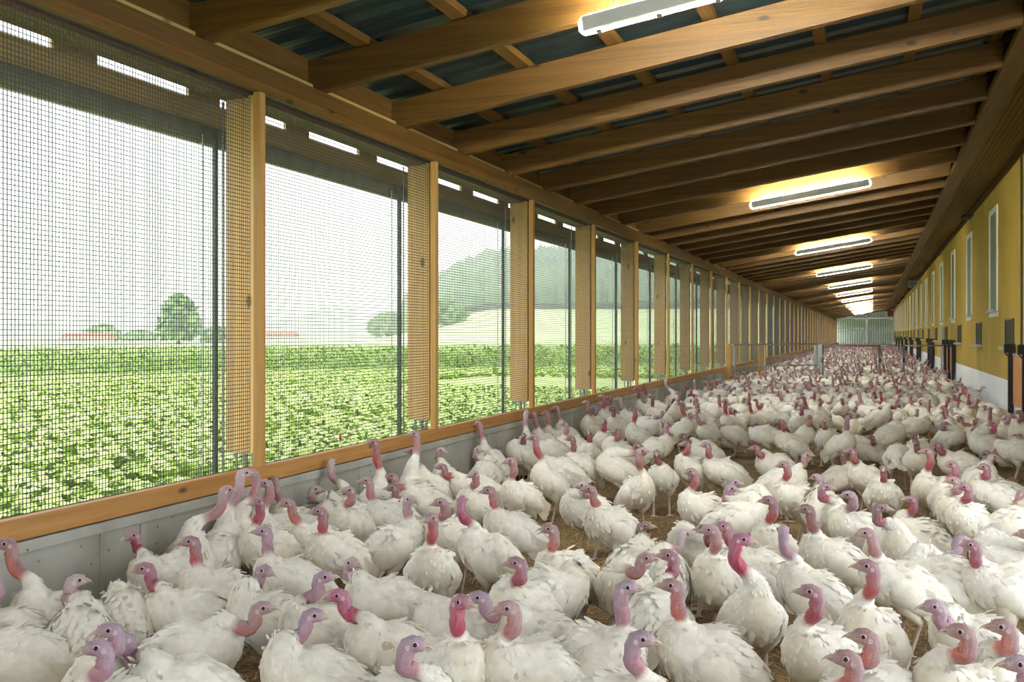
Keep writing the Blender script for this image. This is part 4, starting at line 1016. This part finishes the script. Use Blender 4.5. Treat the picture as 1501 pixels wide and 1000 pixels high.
for sp in spec:
    seed += 1; rr = random.Random(seed)
    x, y = sp['x'], sp['y']; bear = math.atan2(x * CT + y * ST, y * CT - x * ST)
    yaw = math.radians(sp['ph']) + TH - bear; hyaw = math.radians(sp['hh']) + TH - bear
    zcb = y * CT - x * ST
    zch = zcb + .20 * math.sin(math.radians(sp['ph'])); 
    hxw, hyw = pz(sp['hu'], zch); hz = CAM_H - (sp['hv'] - V0) * zch / F_PX
    lx = (hxw - x) * math.cos(yaw) + (hyw - y) * math.sin(yaw); ly = -(hxw - x) * math.sin(yaw) + (hyw - y) * math.cos(yaw)
    zo = -.185 if sp['sit'] else 0
    if 'h' in sp['fl']: lx, ly, hz = .36, .04 * (-1) ** seed, .36 + zo; hyaw = yaw
    H = Vector((lx, ly, hz)) / BS; N = Vector((.13, 0, .51 + zo)); D = H - N; mxl = .40
    D0 = D.length
    if D.length > mxl: D = D.normalized() * mxl
    if D.length < .17: D = (D.normalized() if D.length > .01 else Vector((0, 0, 1))) * .17
    if D.z < .07 and not ('l' in sp['fl'] or 'h' in sp['fl'] or sp['sit']): D.z = .07
    H = N + D
    # keep the head clear of the bird's own back
    if H.z < .60 + zo and H.x < .18 and abs(H.y) < .19: H.y = .19 if H.y >= 0 else -.19
    if H.z < .08: H.z = .08
    rel = (hyaw - yaw + PI) % (2 * PI) - PI
    up_ = H.z - (.55 + zo)
    pitch = max(6, min(36, 12 + up_ * 75 + rr.uniform(-5, 5))); bare = min(.15, max(.08, D.length * .46)) * rr.uniform(.85, 1.1)
    WHERE.append((sp['words'][:40], round(D0, 2), round(H.z, 2), round(math.hypot(sp['x'] - sp['x0'], sp['y'] - sp['y0']), 2)))
    near_turkey((x, y), yaw, tuple(H), rel, sp['sk'], pitch, sp['sit'], seed, 'white turkey ' + sp['words'], 'o' in sp['fl'], -35 if ('l' in sp['fl'] or 'h' in sp['fl']) else rr.uniform(-8, 6), 'white turkeys crowding the barn floor', detail=2 if zcb < 9.5 else 1, bare=bare, scale=BS)
# the rest of the flock, further down the barn
NL = 14
LIB = [lib_variant(i, 0).mesh('turkey_far', [M['plumage'], M['skin']], True, True) for i in range(NL)]
cell = {}
def ok(x, y, dmin):
    cx, cy = int(x // .5), int(y // .5)
    for i in (-1, 0, 1):
        for j in (-1, 0, 1):
            for (a, b) in cell.get((cx + i, cy + j), ()):
                if (a - x) ** 2 + (b - y) ** 2 < dmin * dmin: return False
    return True
def put(x, y): cell.setdefault((int(x // .5), int(y // .5)), []).append((x, y))
for sp in spec: put(sp['x'], sp['y'])
cand = []
for k in range(90000):
    y = 15.5 + (YE - .6 - 15.5) * r_.random(); x = r_.uniform(-4.2, 2.2)
    zc = y * CT - x * ST
    u = U0 + F_PX * (x * CT + y * ST) / zc
    if u > 1560: continue
    if zc < 18.0 and not (u < 1090 or u > 1380): continue
    if zc < 19.5 and 1000 < u < 1400 and r_.random() < .4: continue
    if ok(x, y, .43 if zc < 30 else .44): put(x, y); cand.append((zc, x, y, u))
cand.sort()
NIND = 300 - len(spec)
PH = [200, 215, 180, 240, 265, 20, 350, 90, 300, 170, 225, 190]
def band(zc, u):
    if zc < 21.5: a = 'just beyond the bare litter'
    elif zc < 25: a = 'in the mid flock before the gate'
    elif zc < 29: a = 'in the dense flock short of the gate'
    else: a = 'in the dense flock around the gate'
    b = 'on the mesh-wall side' if u < 1120 else ('toward the yellow wall' if u > 1290 else 'in the middle of the aisle')
    return a, b
for n_, (zc, x, y, u) in enumerate(cand[:NIND]):
    v = r_.randrange(NL); ph = r_.choice(PH) + r_.uniform(-15, 15); bear = math.atan2(x * CT + y * ST, zc)
    a, b = band(zc, u)
    o = link('turkey', LIB[v], loc=(x, y, 0), cat='turkey', group='small turkeys %s %s' % (a, b), label='small white turkey %s, %s' % (a, b))
    o.rotation_euler = (0, 0, math.radians(ph) + TH - bear); s = r_.uniform(.9, 1.08); o.scale = (s, s, s)
# beyond the 300 that show largest: one crowd
LO = [lib_variant(i, 1) for i in range(6)]
LOV = [(np.array(m_.v, dtype=np.float64), m_.f, np.array(m_.c), m_.mi) for m_ in LO]
VV = []; FF = []; CC = []; MI = []; off = 0
for (zc, x, y, u) in cand[NIND:]:
    v, f, c, mi = LOV[r_.randrange(6)]; a = math.radians(r_.choice(PH) + r_.uniform(-15, 15)) + TH; s = r_.uniform(.9, 1.08); ca, sa = math.cos(a) * s, math.sin(a) * s
    V = np.stack([v[:, 0] * ca - v[:, 1] * sa + x, v[:, 0] * sa + v[:, 1] * ca + y, v[:, 2] * s], 1)
    VV.append(V); CC.append(c); MI += mi; FF += [tuple(i + off for i in q) for q in f]; off += len(V)
me = bpy.data.meshes.new('distant_flock'); me.from_pydata(np.concatenate(VV).tolist(), [], FF)
me.materials.append(M['plumage']); me.materials.append(M['skin']); me.polygons.foreach_set('material_index', MI); me.polygons.foreach_set('use_smooth', [True] * len(FF))
ca_ = me.color_attributes.new('Col', 'FLOAT_COLOR', 'POINT'); cc = np.ones((off, 4), dtype=np.float32); cc[:, :3] = np.concatenate(CC); ca_.data.foreach_set('color', cc.ravel()); me.update()
link('distant_flock', me, label='dense crowd of tiny white turkeys stretching to the far end wall', cat='turkeys', kind='stuff')
print('BIRDS', len(spec), len(cand), off)
for w_ in WHERE: print('W', w_)
mb = MB(); mb.tube((0, 0, .03), (0, 0, .0), .002, 5); mb.add([(0, -.012, 0), (0, .012, 0), (.004, .016, -.05), (0, .0, -.075), (-.004, -.016, -.05)], [(0, 1, 2, 3, 4)]); mb.tube((0, -.008, -.02), (0, .008, -.05), .008, 6)
link('red_tag', mb.mesh('red_tag', [M['brick']]), loc=(-4.562, 7.98, 1.0), label='tiny red tag caught on the wire mesh in the second bay', cat='tag')
# straw on the litter
rs = np.random.default_rng(9); n = 26000
X = rs.uniform(-4.4, 2.4, n); Y = 3.2 + rs.random(n) ** 1.6 * 26; L = rs.uniform(.03, .11, n); Aa = rs.uniform(0, 2 * PI, n); Wd = .0022; dx, dy = np.cos(Aa), np.sin(Aa); z0 = rs.uniform(.002, .02, n); dz = rs.normal(0, .012, n)
P = lambda s, w_, zz: np.stack([X + dx * L * s - dy * Wd * w_, Y + dy * L * s + dx * Wd * w_, np.maximum(.001, z0 + zz)], 1)
V = np.stack([P(-.5, -1, -dz), P(-.5, 1, -dz), P(.5, 1, dz), P(.5, -1, dz)], 1).reshape(-1, 3)
me = bpy.data.meshes.new('straw'); me.from_pydata(V.tolist(), [], [(4 * i, 4 * i + 1, 4 * i + 2, 4 * i + 3) for i in range(n)]); me.materials.append(M['straw']); me.update()
link('straw', me, label='loose straw stalks scattered over the brown litter', cat='straw', kind='stuff')
